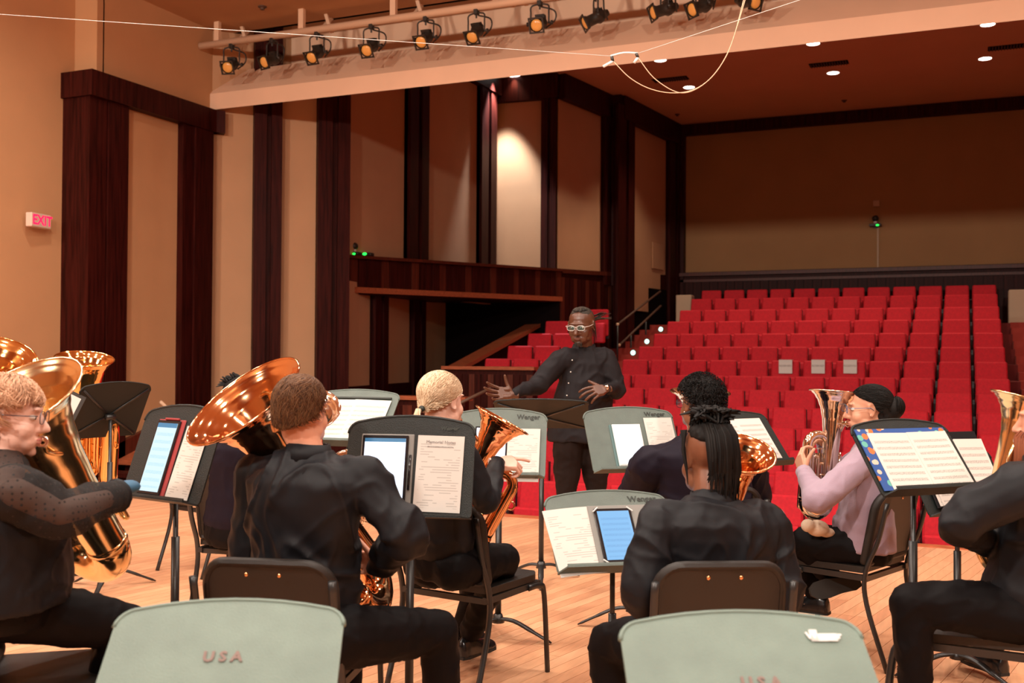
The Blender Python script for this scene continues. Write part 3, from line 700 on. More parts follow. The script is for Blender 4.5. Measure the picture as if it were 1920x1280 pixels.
def make_stand(px, py, D, a, tilt, label, deskmat='desk', w=.51, h=.33, base=None, brand=.036, stencil=None, sticker=False, back=False, legrot=40, depth=.055):
    """px,py,D: centre of the desk; a: direction its front faces (0 = towards the camera); tilt from upright"""
    p = PD(px, py, D); R = RZ(CYAW+radians(a)); c = thing('music_stand', label, 'music stand', T(p.x, p.y, 0) @ R)
    DM = T(0, 0, p.z) @ RX(radians(-tilt))
    out = rrect(w, h, .035, 5, arc=.035); plate = yprism(out, 0, .006)
    mk('desk', xf(plate, DM), deskmat, c)
    lip = sweep([Vector((x, 0.002, z)) for x, z in out if z > -h/2+.03], .0055, 6); mk('rim', xf(lip, DM), deskmat, c, True)
    ld = [(-w/2, 0), (w/2, 0), (w/2, -.01), (w/2-.03, -depth), (-w/2+.03, -depth), (-w/2, -.01)]
    lg = join(prism(ld[::-1], -.003, .003), box(-w/2+.03, w/2-.03, -depth, -depth+.004, 0, .012))
    mk('ledge', xf(lg, DM @ T(0, .002, -h/2)), deskmat if back is False else 'desk', c)
    br = join(*[sweep([(0, .012, -.02), (s*w*.46, .010, sz*h*.45)], .008, 6, flat=(1, .5)) for s in (-1, 1) for sz in (1, -1)])
    mk('back_ribs', xf(br, DM), 'steel', c, True)
    pt = DM @ Vector((0, .03, -.02))
    bx, by = pt.x, pt.y
    if base is not None:
        bp_ = (c.matrix_world.inverted() @ Vector((*base, 0))); bx, by = bp_.x, bp_.y
    mk('tilt_knuckle', cyl((-.03, pt.y, pt.z), (.03, pt.y, pt.z), .018, 10), 'steel', c, True)
    mk('pole', sweep([(bx, by, .09), (bx, by, .5), (pt.x, pt.y, pt.z)], .0105, 10), 'steel', c, True)
    mk('sleeve', cyl((bx, by, .10), (bx+(pt.x-bx)*.3, by+(pt.y-by)*.3, pt.z-.28), .0165, 10), 'steel', c, True)
    mk('hub', lathe([(0, .13), (.022, .128), (.03, .10), (.034, .085), (0, .08)], 12), 'steel', c, True).location = (bx, by, 0)
    for k in range(3):
        an = radians(legrot+120*k); P = [(0, 0, .105), (.09, 0, .098), (.2, 0, .05), (.29, 0, .008)]
        g = sweep(catmull(P, 4), [.022]*4+[.021]*4+[.016]*4+[.008], 6, flat=(.45, 1)); mk('leg', xf(g, T(bx, by, 0) @ RZ(an)), 'steel', c, True)
    if brand:
        mk('maker_name', xf(textgeo('Wenger', brand, bold=.0008), DM @ T(w*.30, -.002, h*.5-.012) @ RX(pi/2)), 'inkdark', c)
    if stencil:
        mk('stencil', xf(textgeo(stencil[0], .034, bold=.0014), DM @ T(stencil[1], -.002, stencil[2]) @ RX(pi/2)), 'stamp', c)
    if sticker:
        mk('sticker', xf(join(box(-.004, .052, -.0035, -.0025, -.012, .006), box(-.004, .012, -.0035, -.0025, -.012, .016), textgeo('Wenger', .022, bold=.001, M4=T(.024, -.004, 0) @ RX(pi/2))), DM @ T(w*.29, 0, h*.5-.032)), 'sticker', c)
    return c, c.matrix_world @ DM
def sheet(name, m4, x, z, w, h, m, label, cat, rot=0, t=.0015, y=-.004, curl=0.):
    """flat item leaning on a desk; x,z = centre on the desk plane"""
    g = box(-w/2, w/2, -t, 0, -h/2, h/2)
    if curl:
        n = 8; V = []; F = []
        for i in range(n+1):
            u = -1+2*i/n; yy = -curl*(1-u*u)
            V += [(u*w/2, yy-t, -h/2), (u*w/2, yy-t, h/2), (u*w/2, yy, h/2), (u*w/2, yy, -h/2)]
        for i in range(n):
            for k in range(4): F.append((i*4+k, i*4+(k+1) % 4, i*4+4+(k+1) % 4, i*4+4+k))
        F += [(0, 3, 2, 1), (n*4, n*4+1, n*4+2, n*4+3)]; g = (V, F)
    o = mk(name, g, m); o.matrix_world = m4 @ T(x, y, z) @ RY(radians(rot)); tag(o, label, cat); return o
def tablet(m4, x, z, w, h, scr, label, body='bezel', rot=0, bez=.010, top=None, y=-.006, case=None):
    c = thing('tablet', label, 'tablet', m4 @ T(x, y, z) @ RY(radians(rot)))
    mk('body', cbox(-w/2, w/2, -.008, 0, -h/2, h/2, .003), body, c)
    mk('screen', box(-w/2+bez, w/2-bez, -.0092, -.0082, -h/2+bez*1.2, h/2-bez*1.2), scr, c)
    if top: mk('menu_bar', box(-w/2+bez, w/2-bez, -.0098, -.0094, h/2-bez*1.2-top, h/2-bez*1.2), 'scrmenu', c)
    if case:
        mk('case', cbox(-w/2-.006, w/2+.02, 0, .006, -h/2-.004, h/2+.006, .003), case, c)
    return c
M['scrmenu'] = mat('screen_menu', (.03, .13, .25), .3, emit=(.03, .16, .34), es=.5)
M['scrdots'] = mat('screen_buttons', (.8, .9, 1), .3, emit=(.75, .88, 1), es=1.1)
# --- the stands (front to back)
s12, m12 = make_stand(408, 1275, 2.12, 3, 52, 'pale grey green music stand close to the camera at lower left', 'desksheen', brand=False, stencil=('U S A', 0, .055), w=.485, h=.34)
s13, m13 = make_stand(1420, 1306, 2.02, 3, 52, 'pale music stand with a white sticker close to the camera at lower right', 'desksheen', brand=False, stencil=('U S A', .015, .03), sticker=True, w=.50, h=.34)
s4, m4_ = make_stand(767, 882, 3.90, -8, 14, 'black music stand with a bright tablet and a printed program', 'desk', w=.49, h=.345, brand=.02)
s8, m8 = make_stand(1150, 1000, 4.1, 12, 42, 'music stand holding a program and a grey cased tablet with a blue screen', 'desklit', w=.51, h=.34)
s2, m2 = make_stand(322, 856, 4.0, -34, 20, 'black music stand with a red cased tablet and a program at the left', 'desk', w=.46, h=.345, brand=False)
s10, m10 = make_stand(1716, 861, 4.0, 22, 38, 'black music stand holding white scores in a blue patterned folder', 'desk', w=.475, h=.305, brand=False, base=PZ(1715, 1200, 0)[:2] if False else None)
s5, m5 = make_stand(935, 835, 5.35, -6, 25, 'music stand with a tablet and program in front of the ponytailed player', 'desklit', w=.49, h=.34, base=None, legrot=-15)
s7, m7 = make_stand(1188, 828, 5.6, 16, 30, 'grey music stand with a white tablet left of the curly haired player', 'desklit', w=.52, h=.35)
s9, m9 = make_stand(1398, 826, 5.9, 32, 40, 'dark music stand with a single score right of the curly haired player', 'desk', w=.52, h=.35, brand=False)
s3, m3_ = make_stand(652, 786, 5.7, -18, 42, 'pale music stand with two sheets behind the brown haired man', 'desklit', w=.52, h=.36, brand=False)
s6, m6 = make_stand(1016, 777, 6.75, 176, 62, 'black conductor stand seen from behind in front of the conductor', 'desk', w=.60, h=.40, brand=False, back=True, legrot=-28)
s1, m1 = make_stand(204, 772, 6.5, 236, 28, 'black music stand seen from behind at the far left', 'desk', w=.50, h=.36, brand=False, back=True)
s11, m11 = make_stand(1800, 905, 4.75, 22, 30, 'dark stand mostly hidden behind the patterned folder, holding an open black folder', 'desk', w=.50, h=.30, brand=False)
# --- what lies on them
sheet('program_sheet', m4_, .115, -.010, .178, .285, 'program', 'printed program on the black stand beside the bright tablet', 'paper', rot=1)
o = bpy.context.scene.objects['program_sheet']
def heading(o, txt, z, size, w=0):
    mk('heading', textgeo(txt, size, M4=T(0, -.0022, z) @ RX(pi/2)), 'ink', o)
heading(o, 'Memorial Notes', .118, .017); heading(o, 'BRASS ENSEMBLE SPRING RECITAL', .100, .0066)
t4 = tablet(m4_, -.095, -.012, .178, .285, 'scrplain', 'large black tablet with a bright white screen on the black stand', case='greycase', top=.014)
for k in range(5): mk('button', box(-.078+k*.013, -.069+k*.013, -.0104, -.0099, .106, .114), 'scrdots', t4)
mk('stylus', cyl((.098, -.004, -.06), (.098, -.004, .07), .005, 8), 'bezel', t4, True)
sheet('program_sheet', m8, -.165, -.032, .19, .30, 'program', 'printed program leaning left of the blue tablet', 'paper', rot=-5, curl=.004)
t8 = tablet(m8, .01, -.02, .155, .25, 'scrblue', 'small black tablet with a blue screen in a grey folio case', rot=0, y=-.014, bez=.012)
mk('folio', cbox(-.098, .30, .001, .007, -.14, .145, .003), 'greycase', t8)
for sx in (-1, 1):
    for sz in (-1, 1): mk('elastic_corner', sweep([(sx*.082, -.0095, sz*.108), (sx*.060, -.011, sz*.127)], .003, 6), 'white', t8)
t2 = tablet(m2, -.06, -.008, .135, .295, 'scrpale', 'tall tablet with a pale blue score in a red case', rot=0, top=.018, case='redcase')
mk('clasp', cbox(-.03, .055, -.008, 0, .150, .158, .002), 'redcase', t2)
sheet('program_sheet', m2, .105, -.018, .13, .28, 'program', 'printed program right of the red cased tablet', 'paper', rot=2)
sheet('patterned_folder', m10, -.005, .003, .44, .272, 'pattern', 'blue folder with orange leaf pattern lying open on the right stand', 'folder', t=.003)
for k, (x, r) in enumerate(((-.083, 1), (.110, -.5))): sheet('score_sheet', m10, x+.003, -.008, .197, .252, 'score', 'white printed score on the patterned folder, %s page' % ('left', 'right')[k], 'paper', rot=r, y=-.008-.002*k)
sheet('program_sheet', m5, .125, -.052, .175, .285, 'program', 'printed program hanging over the stand edge beside the copper horn', 'paper', rot=0, y=-.008)
t5 = tablet(m5, -.04, -.02, .17, .24, 'scrplain', 'tablet with white screen behind the ponytailed player\'s pointing finger', bez=.008)
t7 = tablet(m7, -.03, -.022, .165, .245, 'scrwhite', 'white framed tablet in a teal case on the grey stand', 'bezelw', case=None)
mk('case', cbox(-.096, .08, 0, .010, -.126, .124, .003), 'teal', t7)
sheet('program_sheet', m7, .165, .005, .165, .27, 'program', 'program partly hidden behind the curly haired player', 'paper', rot=0)
sheet('score_sheet', m9, .10, .0, .20, .30, 'score', 'single white score leaning on the dark stand behind the curly haired player', 'paper', rot=0)
sheet('score_sheet', m9, -.09, .0, .18, .28, 'score', 'second white score on the dark stand, left of the single visible one', 'paper', rot=0, y=-.006)
for k, (x, r) in enumerate(((-.09, -1), (.11, 2))): sheet('score_sheet', m3_, x, -.012, .22, .29, 'score', '%s score sheet on the pale stand behind the brown haired man' % ('left', 'right')[k], 'paper', rot=r, y=-.006-.002*k)
mk('clip_strip', xf(box(-.2, .22, -.012, -.004, .142, .152), m3_), 'inkdark', None); tag(bpy.data.objects['clip_strip'], 'dark clip strip along the top of the two sheets', 'clip')
fo = thing('music_folder', 'open black music folder standing behind the patterned folder', 'folder', m11 @ T(.0, -.012, .09))
mk('cover', cbox(-.20, -.002, -.004, 0, -.21, .16, .001), 'blackcloth', fo); mk('cover', cbox(.002, .20, -.004, 0, -.21, .16, .001), 'blackcloth', fo)
mk('corner', cbox(-.204, -.19, -.006, .002, .15, .164, .001), 'gold', fo)
for k, (x, z, r) in enumerate(((-.105, -.05, -2), (-.085, -.05, 0), (.08, -.035, 0), (.12, -.035, 1))): sheet('score_sheet', fo.matrix_world, x, z, .17, .30, 'score', 'white score sheet in the black folder, %s from the left' % ORD[k], 'paper', rot=r, y=-.006-.003*k)
# --- chairs
ch = {}
ch['man'] = make_chair(498, 1054, 3.22, 8, 'black orchestra chair the brown haired man sits on')
ch['dreads'] = make_chair(1355, 1057, 3.22, -4, 'black orchestra chair the player with locs sits on')
ch['blond'] = make_chair(815, 955, 4.45, 32, 'black orchestra chair the ponytailed player sits on')
ch['curly'] = make_chair(1345, 922, 4.95, -4, 'black orchestra chair of the curly haired player')
ch['lilac'] = make_chair(1692, 900, 5.0, -46, 'black orchestra chair of the player in the lilac sweater')
ch['right'] = make_chair(1985, 1010, 3.75, -62, 'black orchestra chair at the right edge under the bearded player')
ch['left'] = make_chair(-75, 985, 3.15, 70, 'black orchestra chair at the left edge under the sheer sleeved player')
ch['hidden'] = make_chair(432, 897, 5.4, 14, 'black orchestra chair behind the large copper tuba bell')
ch['empty'] = make_chair(345, 868, 6.9, 35, 'empty black chair with its seat showing beyond the red cased tablet')

ch['man'].scale = (.96, 1, .98); ch['dreads'].scale = (.93, 1, .98)
o = mk('card_board', cbox(-.07, .07, -.004, 0, -.10, .10, .002), 'fixture'); o.matrix_world = T(PD(128, 762, 6.2)) @ RZ(yaw(-30)) @ RY(radians(28)) @ RX(radians(-20)); tag(o, 'small dark board clipped to the gold tuba before the left pillar', 'board')
mk('clip_arm', sweep([(0, .004, -.02), (.05, .25, -.08), (.12, .55, -.14)], .006, 6), 'fixture', o)
o2 = mk('card', box(-.052, .045, -.007, -.005, -.085, .075), 'paper'); o2.matrix_world = o.matrix_world.copy(); tag(o2, 'white card on the small dark board beside the gold tuba', 'paper')
# ================================================================ BRASS INSTRUMENTS
def brass(name, label, cat, A, B, R, side, m, mouth=None, tuba=True, toward=None, bow=1.0, fat=1.0):
    """A: world centre of the bell rim, B: world bottom of the body, R: rim radius, side: world vector towards the tubing"""
    A, B = Vector(A), Vector(B); z = (A-B); L = z.length; z.normalize()
    s = Vector(side); x = (s-z*s.dot(z)).normalized(); y = z.cross(x)
    M4 = Matrix((x, y, z)).transposed().to_4x4(); M4.translation = B
    c = thing(name, label, cat, M4); inv = M4.inverted()
    pr = [(1.0, 1), (.985, .90), (.96, .76), (.92, .62), (.86, .50), (.78, .41), (.66, .345), (.52, .30), (.38, .275), (.20, .255)]
    pr = [(a, q*(fat if a < .8 else 1+(fat-1)*(1-a)/.2)) for a, q in pr]
    P, Rr = catmull([(0, 0, a*L) for a, b in pr], 3, [b*R for a, b in pr])
    outer = [(r, p.z) for p, r in zip(P, Rr)]
    inner = [(r-.0025, zz+.001) for r, zz in outer[:-6]]
    prof = inner[::-1]+[(R+.002, L+.002)]+outer
    mk('bell', lathe(prof[::-1], 48), m, c, True)
    mk('bell_rim', sweep([(R*cos(2*pi*k/48), R*sin(2*pi*k/48), L) for k in range(50)], .0042, 8, cap=False), m, c, True)
    W = L*(.34 if tuba else .30)*bow; b = .255*R*fat; z0 = .20*L
    def arc(cx, cz, r, a0, a1, n=12, yy=0, yy1=None):
        return [Vector((cx+r*cos(radians(a0+(a1-a0)*k/n)), yy+((yy1 if yy1 is not None else yy)-yy)*k/n, cz+r*sin(radians(a0+(a1-a0)*k/n)))) for k in range(n+1)]
    bowp = arc(W/2, z0, W/2, 180, 360, 14)
    mk('bottom_bow', sweep(bowp, [b*(1-.12*k/14) for k in range(15)], 20), m, c, True)
    mk('bow_guard', sweep([p+Vector((0, 0, -b*.97)) if 2 < i < 12 else p+Vector((0, 0, -b*.5)) for i, p in enumerate(bowp)][2:13], .006, 8, flat=(.6, 1.6)), m, c, True)
    r1 = b*.86; up = [Vector((W, 0, z0)), Vector((W, 0, .36*L)), Vector((W, .0, .52*L)), Vector((W, 0, .60*L))]
    t = arc(W-.08*L, .60*L, .08*L, 0, 180, 8)
    dn = [Vector((W-.16*L, 0, .45*L)), Vector((W-.16*L, .01, .28*L))]
    path = up+t[1:]+dn; mk('outer_branch', sweep(catmull(path, 2), [r1*(1-.42*i/(2*(len(path)-1))) for i in range(2*(len(path)-1)+1)], 16), m, c, True)
    b3 = arc(W-.24*L if tuba else W-.22*L, .28*L, .08*L if tuba else .06*L, 0, -180, 8, .01, -.02)
    pp = b3+[Vector((b3[-1].x, -.02, .42*L)), Vector((b3[-1].x, -.03, .56*L))]
    mk('inner_branch', sweep(catmull(pp, 2), [r1*.56*(1-.3*i/(2*(len(pp)-1))) for i in range(2*(len(pp)-1)+1)], 14), m, c, True)
    # ferrules
    fer = [((0, 0, z0-.004), (0, 0, z0+.014), b*1.06), ((W, 0, z0-.004), (W, 0, z0+.014), r1*1.08), ((W, 0, .585*L), (W, 0, .60*L), r1*.86)]
    for p0, p1, r in fer: mk('ferrule', cyl(p0, p1, r, 20), m, c, True)
    # valve block in front (y<0) between bell and branch
    vy = -b-.035; vx = W*.42; vr = .0155 if tuba else .0135; vh = .17 if tuba else .15; vz = .30*L
    for k in range(3):
        X = vx+(k-1)*vr*2.35
        v = mk('valve', join(cyl((X, vy, vz), (X, vy, vz+vh), vr, 16), cyl((X, vy, vz-.012), (X, vy, vz+.006), vr*1.12, 16), cyl((X, vy, vz+vh-.008), (X, vy, vz+vh+.014), vr*1.12, 16)), m, c, True, angle=40)
        mk('valve_button', join(cyl((X, vy, vz+vh+.014), (X, vy, vz+vh+.036), .004, 8), cyl((X, vy, vz+vh+.034), (X, vy, vz+vh+.040), .011, 12)), m, v, True, angle=40)
        ln = (.09, .055, .12)[k]; tr = .0075
        for yy in (0,):
            q = [Vector((X-.013, vy-.01, vz+.05)), Vector((X-.013, vy-.035, vz+.03)), Vector((X-.013, vy-.04, vz-.03))]+[Vector((X-.013+.013*(1-cos(radians(a))), vy-.04, vz-.03-ln*.6-.013*sin(radians(a)))) for a in (0, 45, 90, 135, 180)]+[Vector((X+.013, vy-.04, vz-.03)), Vector((X+.013, vy-.035, vz+.03)), Vector((X+.013, vy-.01, vz+.05))]
            mk('valve_slide', sweep(catmull(q, 2), tr, 8), m, c, True)
    for k in range(3):
        xx = W*(.16+.26*k); zz = (.25, .34, .29)[k]*L; hh = (.20, .16, .24)[k]*L; w = .030
        q = [Vector((xx, -b*.5, zz)), Vector((xx, -b*.55, zz+hh*.5)), Vector((xx, -b*.6, zz+hh))]+[Vector((xx+w*.5*(1-cos(radians(a))), -b*.6, zz+hh+w*.5*sin(radians(a)))) for a in (45, 90, 135)]+[Vector((xx+w, -b*.6, zz+hh)), Vector((xx+w, -b*.55, zz+hh*.5)), Vector((xx+w, -b*.4, zz-.02))]
        mk('tuning_slide', sweep(catmull(q, 2), .0095 if tuba else .0075, 10), m, c, True)
        mk('brace', join(cyl((xx, -b*.5, zz+hh*.3), (xx-.03, -b*.2, zz+hh*.35), .003, 6), cyl((xx+w, -b*.5, zz+hh*.7), (W*.9, -r1*.4, zz+hh*.7), .003, 6)), m, c, True)
    mk('finger_ring', sweep([(W+r1*1.05+.018*cos(a*pi/7), 0, .50*L+.018*sin(a*pi/7)) for a in range(16)], .004, 6, cap=False), m, c, True)
    mk('water_key', join(cyl((W*.5, 0, z0-W/2-b*.9), (W*.5+.03, 0, z0-W/2-b*1.05), .004, 6), ell((W*.5+.032, 0, z0-W/2-b*1.06), .008, 8, 6)), m, c, True)
    if mouth is not None:
        mo = inv @ Vector(mouth); 
        st = Vector((vx-vr*3.2, vy, vz+vh*.75)); zz = min(max(mo.z, .35*L), .8*L)
        d = Vector((mo.x, mo.y, 0)); d = d.normalized() if d.length > .01 else Vector((0, -1, 0))
        w1 = Vector((d.x*R*.62, d.y*R*.62, zz)); w0 = (st+w1)*.5+Vector((-.03, -.03, .02))
        e = (mo-w1).normalized(); m0 = mo-e*.055
        mk('leadpipe', sweep(catmull([st, w0, w1, m0], 6), [.008]*12+[.0065]*7, 10), m, c, True)
        g = [(0.0045, 0), (.0055, .03), (.0065, .045), (.014, .058), (.0165, .075), (.0185, .078), (.0165, .081), (.012, .077), (.003, .062)]
        q = e.to_track_quat('Z', 'Y').to_matrix().to_4x4(); q.translation = mo-e*.079
        mk('mouthpiece', xf(lathe(g, 18), q), 'silver', c, True)
    return c
# ================================================================ PEOPLE
def fuse(g, vox, smooth=4, it=None):
    me = bpy.data.meshes.new('tmp'); me.from_pydata([tuple(v) for v in g[0]], [], g[1]); me.update()
    o = bpy.data.objects.new('tmp', me); COL.objects.link(o)
    r = o.modifiers.new('r', 'REMESH'); r.mode = 'VOXEL'; r.voxel_size = vox; r.adaptivity = 0
    if smooth: s = o.modifiers.new('s', 'SMOOTH'); s.factor = .5; s.iterations = smooth
    bpy.context.view_layer.update()
    e = bpy.data.meshes.new_from_object(o.evaluated_get(bpy.context.evaluated_depsgraph_get()))
    bpy.data.objects.remove(o); bpy.data.meshes.remove(me); return e
def wrinkle(me, amp, f, seed=0, stretch=(1, 1, 1), zfade=None):
    nrm = [v.normal.copy() for v in me.vertices]; off = Vector((seed*3.1, seed*1.7, seed))
    for v, n in zip(me.vertices, nrm):
        p = v.co; q = Vector((p.x*stretch[0], p.y*stretch[1], p.z*stretch[2]))*f+off
        w = noise.noise(q*.5+Vector((5, 1, 2)))*1.3
        a = noise.noise(q+Vector((w, w*.6, -w))); b = noise.noise(q*2.1+Vector((w, 3, w)))
        r = (1-abs(a)*2.6); r = r*r*r if r > 0 else 0
        r2 = (1-abs(b)*2.6); r2 = r2*r2 if r2 > 0 else 0
        v.co = p+n*amp*(r*1.0+r2*.35+a*.9)
    me.update()
def meobj(name, me, m, parent):
    me.materials.clear(); me.materials.append(M[m] if isinstance(m, str) else m); me.name = name
    me.polygons.foreach_set('use_smooth', [True]*len(me.polygons))
    return mk(name, None, None, parent, mesh=me)
def ringat(c, ax, ay, rx, ry, n=20, p=2.3):
    out = []
    for k in range(n):
        a = 2*pi*k/n; ca, sa = cos(a), sin(a)
        out.append(c+ax*(rx*abs(ca)**(2/p)*(1 if ca >= 0 else -1))+ay*(ry*abs(sa)**(2/p)*(1 if sa >= 0 else -1)))
    return out
def head_geo(HM, s=1., wide=1., nose=1., chin=1., lipsz=1.):
    w = wide
    gs = [ell((0, -.018, .038), (.076*w, .094, .080), 20, 12), ell((0, .012, -.005), (.068*w, .076, .085), 18, 10), ell((0, .028, -.045), (.058*w, .058, .062), 16, 10),
          ell((0, .036, -.085), (.045*w, .042, .030*chin), 14, 8), ell((0, .072, -.100), (.020*w, .016, .016), 10, 6),
          sweep([(0, .083, .018), (0, .098, -.008), (0, .111, -.030)], [.0085, .010*nose, .0125*nose], 10, round_=True), ell((0, .094, -.036), (.019*nose, .013, .009), 10, 6),
          ell((0, .082, .030), (.052*w, .014, .010), 14, 6)]
    for sx in (-1, 1):
        gs += [ell((sx*.034*w, .052, -.034), (.032, .031, .034), 14, 8), ell((sx*.026*w, .062, -.070), (.026, .024, .028), 12, 6),
               ell((sx*.042*w, .018, -.064), (.024, .042, .034), 12, 6)]
        e = T(sx*.077*w, -.008, -.004) @ RZ(sx*radians(-22)) @ RX(radians(-8))
        gs += [xf(sweep(catmull([(0, .012, .020), (0, .004, .033), (0, -.012, .034), (0, -.021, .018), (0, -.017, -.004), (0, -.006, -.022), (0, .008, -.028), (0, .010, -.018)], 3), .0052, 7, round_=True), e),
               xf(ell((-sx*.004, -.002, .004), (.005, .017, .027), 10, 8), e)]
    gs += [ell((0, .089, -.062), (.024*lipsz, .011, .0055), 12, 6), ell((0, .086, -.072), (.021*lipsz, .011, .006), 12, 6)]
    S = Matrix.Scale(s, 4)
    return [xf(g, HM @ S) for g in gs]
def hand_geo(Wp, d, n, s=1., curl=(35, 35, 38, 42), thumb=35, spread=9, left=False, point=None):
    """Wp wrist, d towards the fingers, n palm normal (out of the palm)"""
    d = Vector(d).normalized(); n = Vector(n); n = (n-d*n.dot(d)).normalized(); t = d.cross(n)*(-1 if left else 1)   # t: thumb side
    Mh = Matrix((t, d, n)).transposed().to_4x4(); Mh.translation = Wp
    gs = [sweep([(0, -.035, 0), (0, 0, 0), (0, .02, 0)], [.026, .025, .026], 10, flat=(.75, 1.05), ref=(0, 0, 1))]
    gs.append(hull([Vector((x, y, z)) for x, y in ((.030, .010), (.040, .045), (.041, .082), (.0, .092), (-.036, .080), (-.036, .045), (-.026, .008)) for z in (-.012, .013)]))
    gs.append(ell((.026, .035, .010), (.016, .028, .014), 10, 8)); gs.append(ell((-.022, .04, .010), (.014, .03, .011), 10, 8))
    for i, (x, y, L, r) in enumerate(((.031, .082, (.043, .026, .021), .0088), (.010, .089, (.047, .030, .022), .0092), (-.011, .086, (.044, .027, .021), .0088), (-.030, .077, (.034, .021, .019), .0078))):
        c = radians(curl[i]); p = Vector((x, y-.018, 0)); a = radians((1.5-i)*spread); P = [p.copy()]; ang = 0
        if point is not None and i == point: c = radians(6)
        dirv = lambda an: Vector((sin(a)*cos(an), cos(a)*cos(an), sin(an)))
        P.append(p+dirv(0)*.018)
        for k, l in enumerate(L):
            ang += c*(.75, 1.1, .8)[k]; P.append(P[-1]+dirv(ang)*l)
        gs.append(sweep(P, [r*1.1, r*1.08, r, r*.92, r*.8], 8, round_=True))
    th = radians(thumb); P = [Vector((.020, .018, .006))]
    for k, l in enumerate((.040, .032, .026)): P.append(P[-1]+Vector((cos(pi/2-th-.1*k), sin(pi/2-th-.1*k)*.95, .25+.1*k)).normalized()*l)
    gs.append(sweep(P, [.0145, .0115, .010, .0085], 8, round_=True))
    S = Matrix.Scale(s, 4)
    return [xf(g, Mh @ S) for g in gs]
def limbg(P, R, n=12, sub=4): 
    p, r = catmull(P, sub, R); return sweep(p, r, n, round_=True)
def person(key, label, J, skin, shirt, trou, headyaw, headpitch=0, roll=0, hs=1., wide=1., bulk=1., belly=0., arms=('L', 'R'), sleeve=1., wr=(.006, 9), tuck=True, legs=('L', 'R'), shoe='shoe',
           handdir=None, vox=.0075, hem=None, chin=1., nose=1., bare_ankle=False, shirt_vox=.009, hipw=1., name='person'):
    """J: joints as (px, py, D) -> world"""
    W_ = {k: (PD(*v) if not isinstance(v, Vector) else v) for k, v in J.items()}
    c = None
    HM = T(W_['head']) @ RZ(yaw(headyaw)) @ RX(radians(headpitch)) @ RY(radians(roll))
    nk = W_['neck']; sL, sR = W_['sL'], W_['sR']; sc = (sL+sR)/2; hp = W_['hip']
    ax = (sR-sL).normalized(); upv = (nk-hp).normalized(); ay = upv.cross(ax).normalized()      # ay points forward
    sw = (sR-sL).length/2; hx = Vector((ax.x, ax.y, 0)).normalized(); hf = ZU.cross(hx)
    if 'hipa' in J: hx = W_['hipa']; hf = ZU.cross(hx)
    hh = (nk-hp).length
    def torso(k, b):      # k inflates
        rings = []
        for f, rx, ry, fw_ in ((0, .165*hipw, .115, 0), (.10, .178*hipw, .125, .005), (.25, .165, .118, .01+belly*.4), (.42, .158, .112, .012+belly*.7), (.58, .168, .116, .01+belly*.35), (.72, .182, .118, .004), (.84, .185, .108, -.004), (.92, .150, .088, -.006), (.975, .085, .066, -.004), (1.02, .062, .060, 0)):
            rx = rx*b*(sw/.185)*(1 if f > .5 else .5+.5*bulk) if f > .5 else rx*b*bulk
            cpt = hp+(nk-hp)*f
            bow_ = sin(f*pi)*.025
            u = hx.lerp(ax, min(1, f*1.3)).normalized(); v = upv.cross(u); v = (-v if v.dot(hf) < 0 else v).normalized()
            rings.append(ringat(cpt+v*(fw_-bow_*.6), u, v, rx+k, ry*b*bulk+k+belly*(.5 if .1 < f < .6 else 0)))
        return loft(rings)
    def shoulder(s_, k): 
        P = W_['s'+s_]; m_ = sc+(P-sc)*.45; return limbg([m_, (m_+P)*.5+upv*.004, P], [.062*bulk+k, .066*bulk+k, .060*bulk+k])
    # --- body core
    body = head_geo(HM, hs, wide, nose, chin)
    nb = HM @ Vector((0, -.022, -.055)); body.append(limbg([nb, (nb+nk)*.5, nk-upv*.03], [.056*hs*wide, .056*hs*wide, .066]))
    body.append(torso(-.03, 1.))
    for s_ in arms:
        S, E, Wr = W_['s'+s_], W_['e'+s_], W_['w'+s_]
        body += [limbg([S, S.lerp(E, .5), E], [.040, .038, .033]), limbg([E, E.lerp(Wr, .3), Wr], [.034, .036, .0255])]
    for s_ in legs:
        Hj = W_['h'+s_]; body += [limbg([Hj, W_['k'+s_]], [.06, .045]), limbg([W_['k'+s_], W_['k'+s_].lerp(W_['a'+s_], .3), W_['a'+s_]], [.045, .045, .034])]
    me = fuse(join(*body), vox, 5)
    hands = []
    for s_ in arms:
        if handdir and s_ in handdir:
            h = dict(handdir[s_]); hands.append(fuse(join(*hand_geo(W_['w'+s_], h.pop('d'), h.pop('n'), left=(s_ == 'L'), s=h.pop('s', 1.), **h)), .0034, 2))
    Vv = [v.co.copy() for v in me.vertices]; Ff = [tuple(p.vertices) for p in me.polygons]
    g = (Vv, Ff)
    for h in hands: g = join(g, ([v.co.copy() for v in h.vertices], [tuple(p.vertices) for p in h.polygons])); bpy.data.meshes.remove(h)
    bpy.data.meshes.remove(me)
    c = mk(name, g, skin, None, True); tag(c, label, 'person', 'members of the brass ensemble' if key != 'conductor' else None)
    # --- shirt
    sg = [torso(.012, 1.), limbg([nk-upv*.05, nk-upv*.01], [.085, .066])]
    cuffs = []
    for s_ in arms:
        S, E, Wr = W_['s'+s_], W_['e'+s_], W_['w'+s_]; q = sleeve
        sg.append(shoulder(s_, .004)); bnd = (E-(S+Wr)*.5); bnd = bnd.normalized()*.012 if bnd.length > .01 else Vector()
        cu = E.lerp(Wr, .93)
        sg.append(limbg([S, S.lerp(E, .45), E+bnd, E.lerp(Wr, .4), cu], [.062*q*bulk, .060*q*bulk, .052*q*bulk, .047*q, .034*q]))
        cuffs.append((cu, (Wr-E).normalized(), .034*q))
    if hem is not None:
        sg.append(loft([ringat(hp+ZU*z_, hx, hf, .178*hipw*bulk*r_+.012, (.125*bulk+belly*.4)*r_+.012) for z_, r_ in ((.1, 1.), (0, 1.03), (hem, 1.07))]))
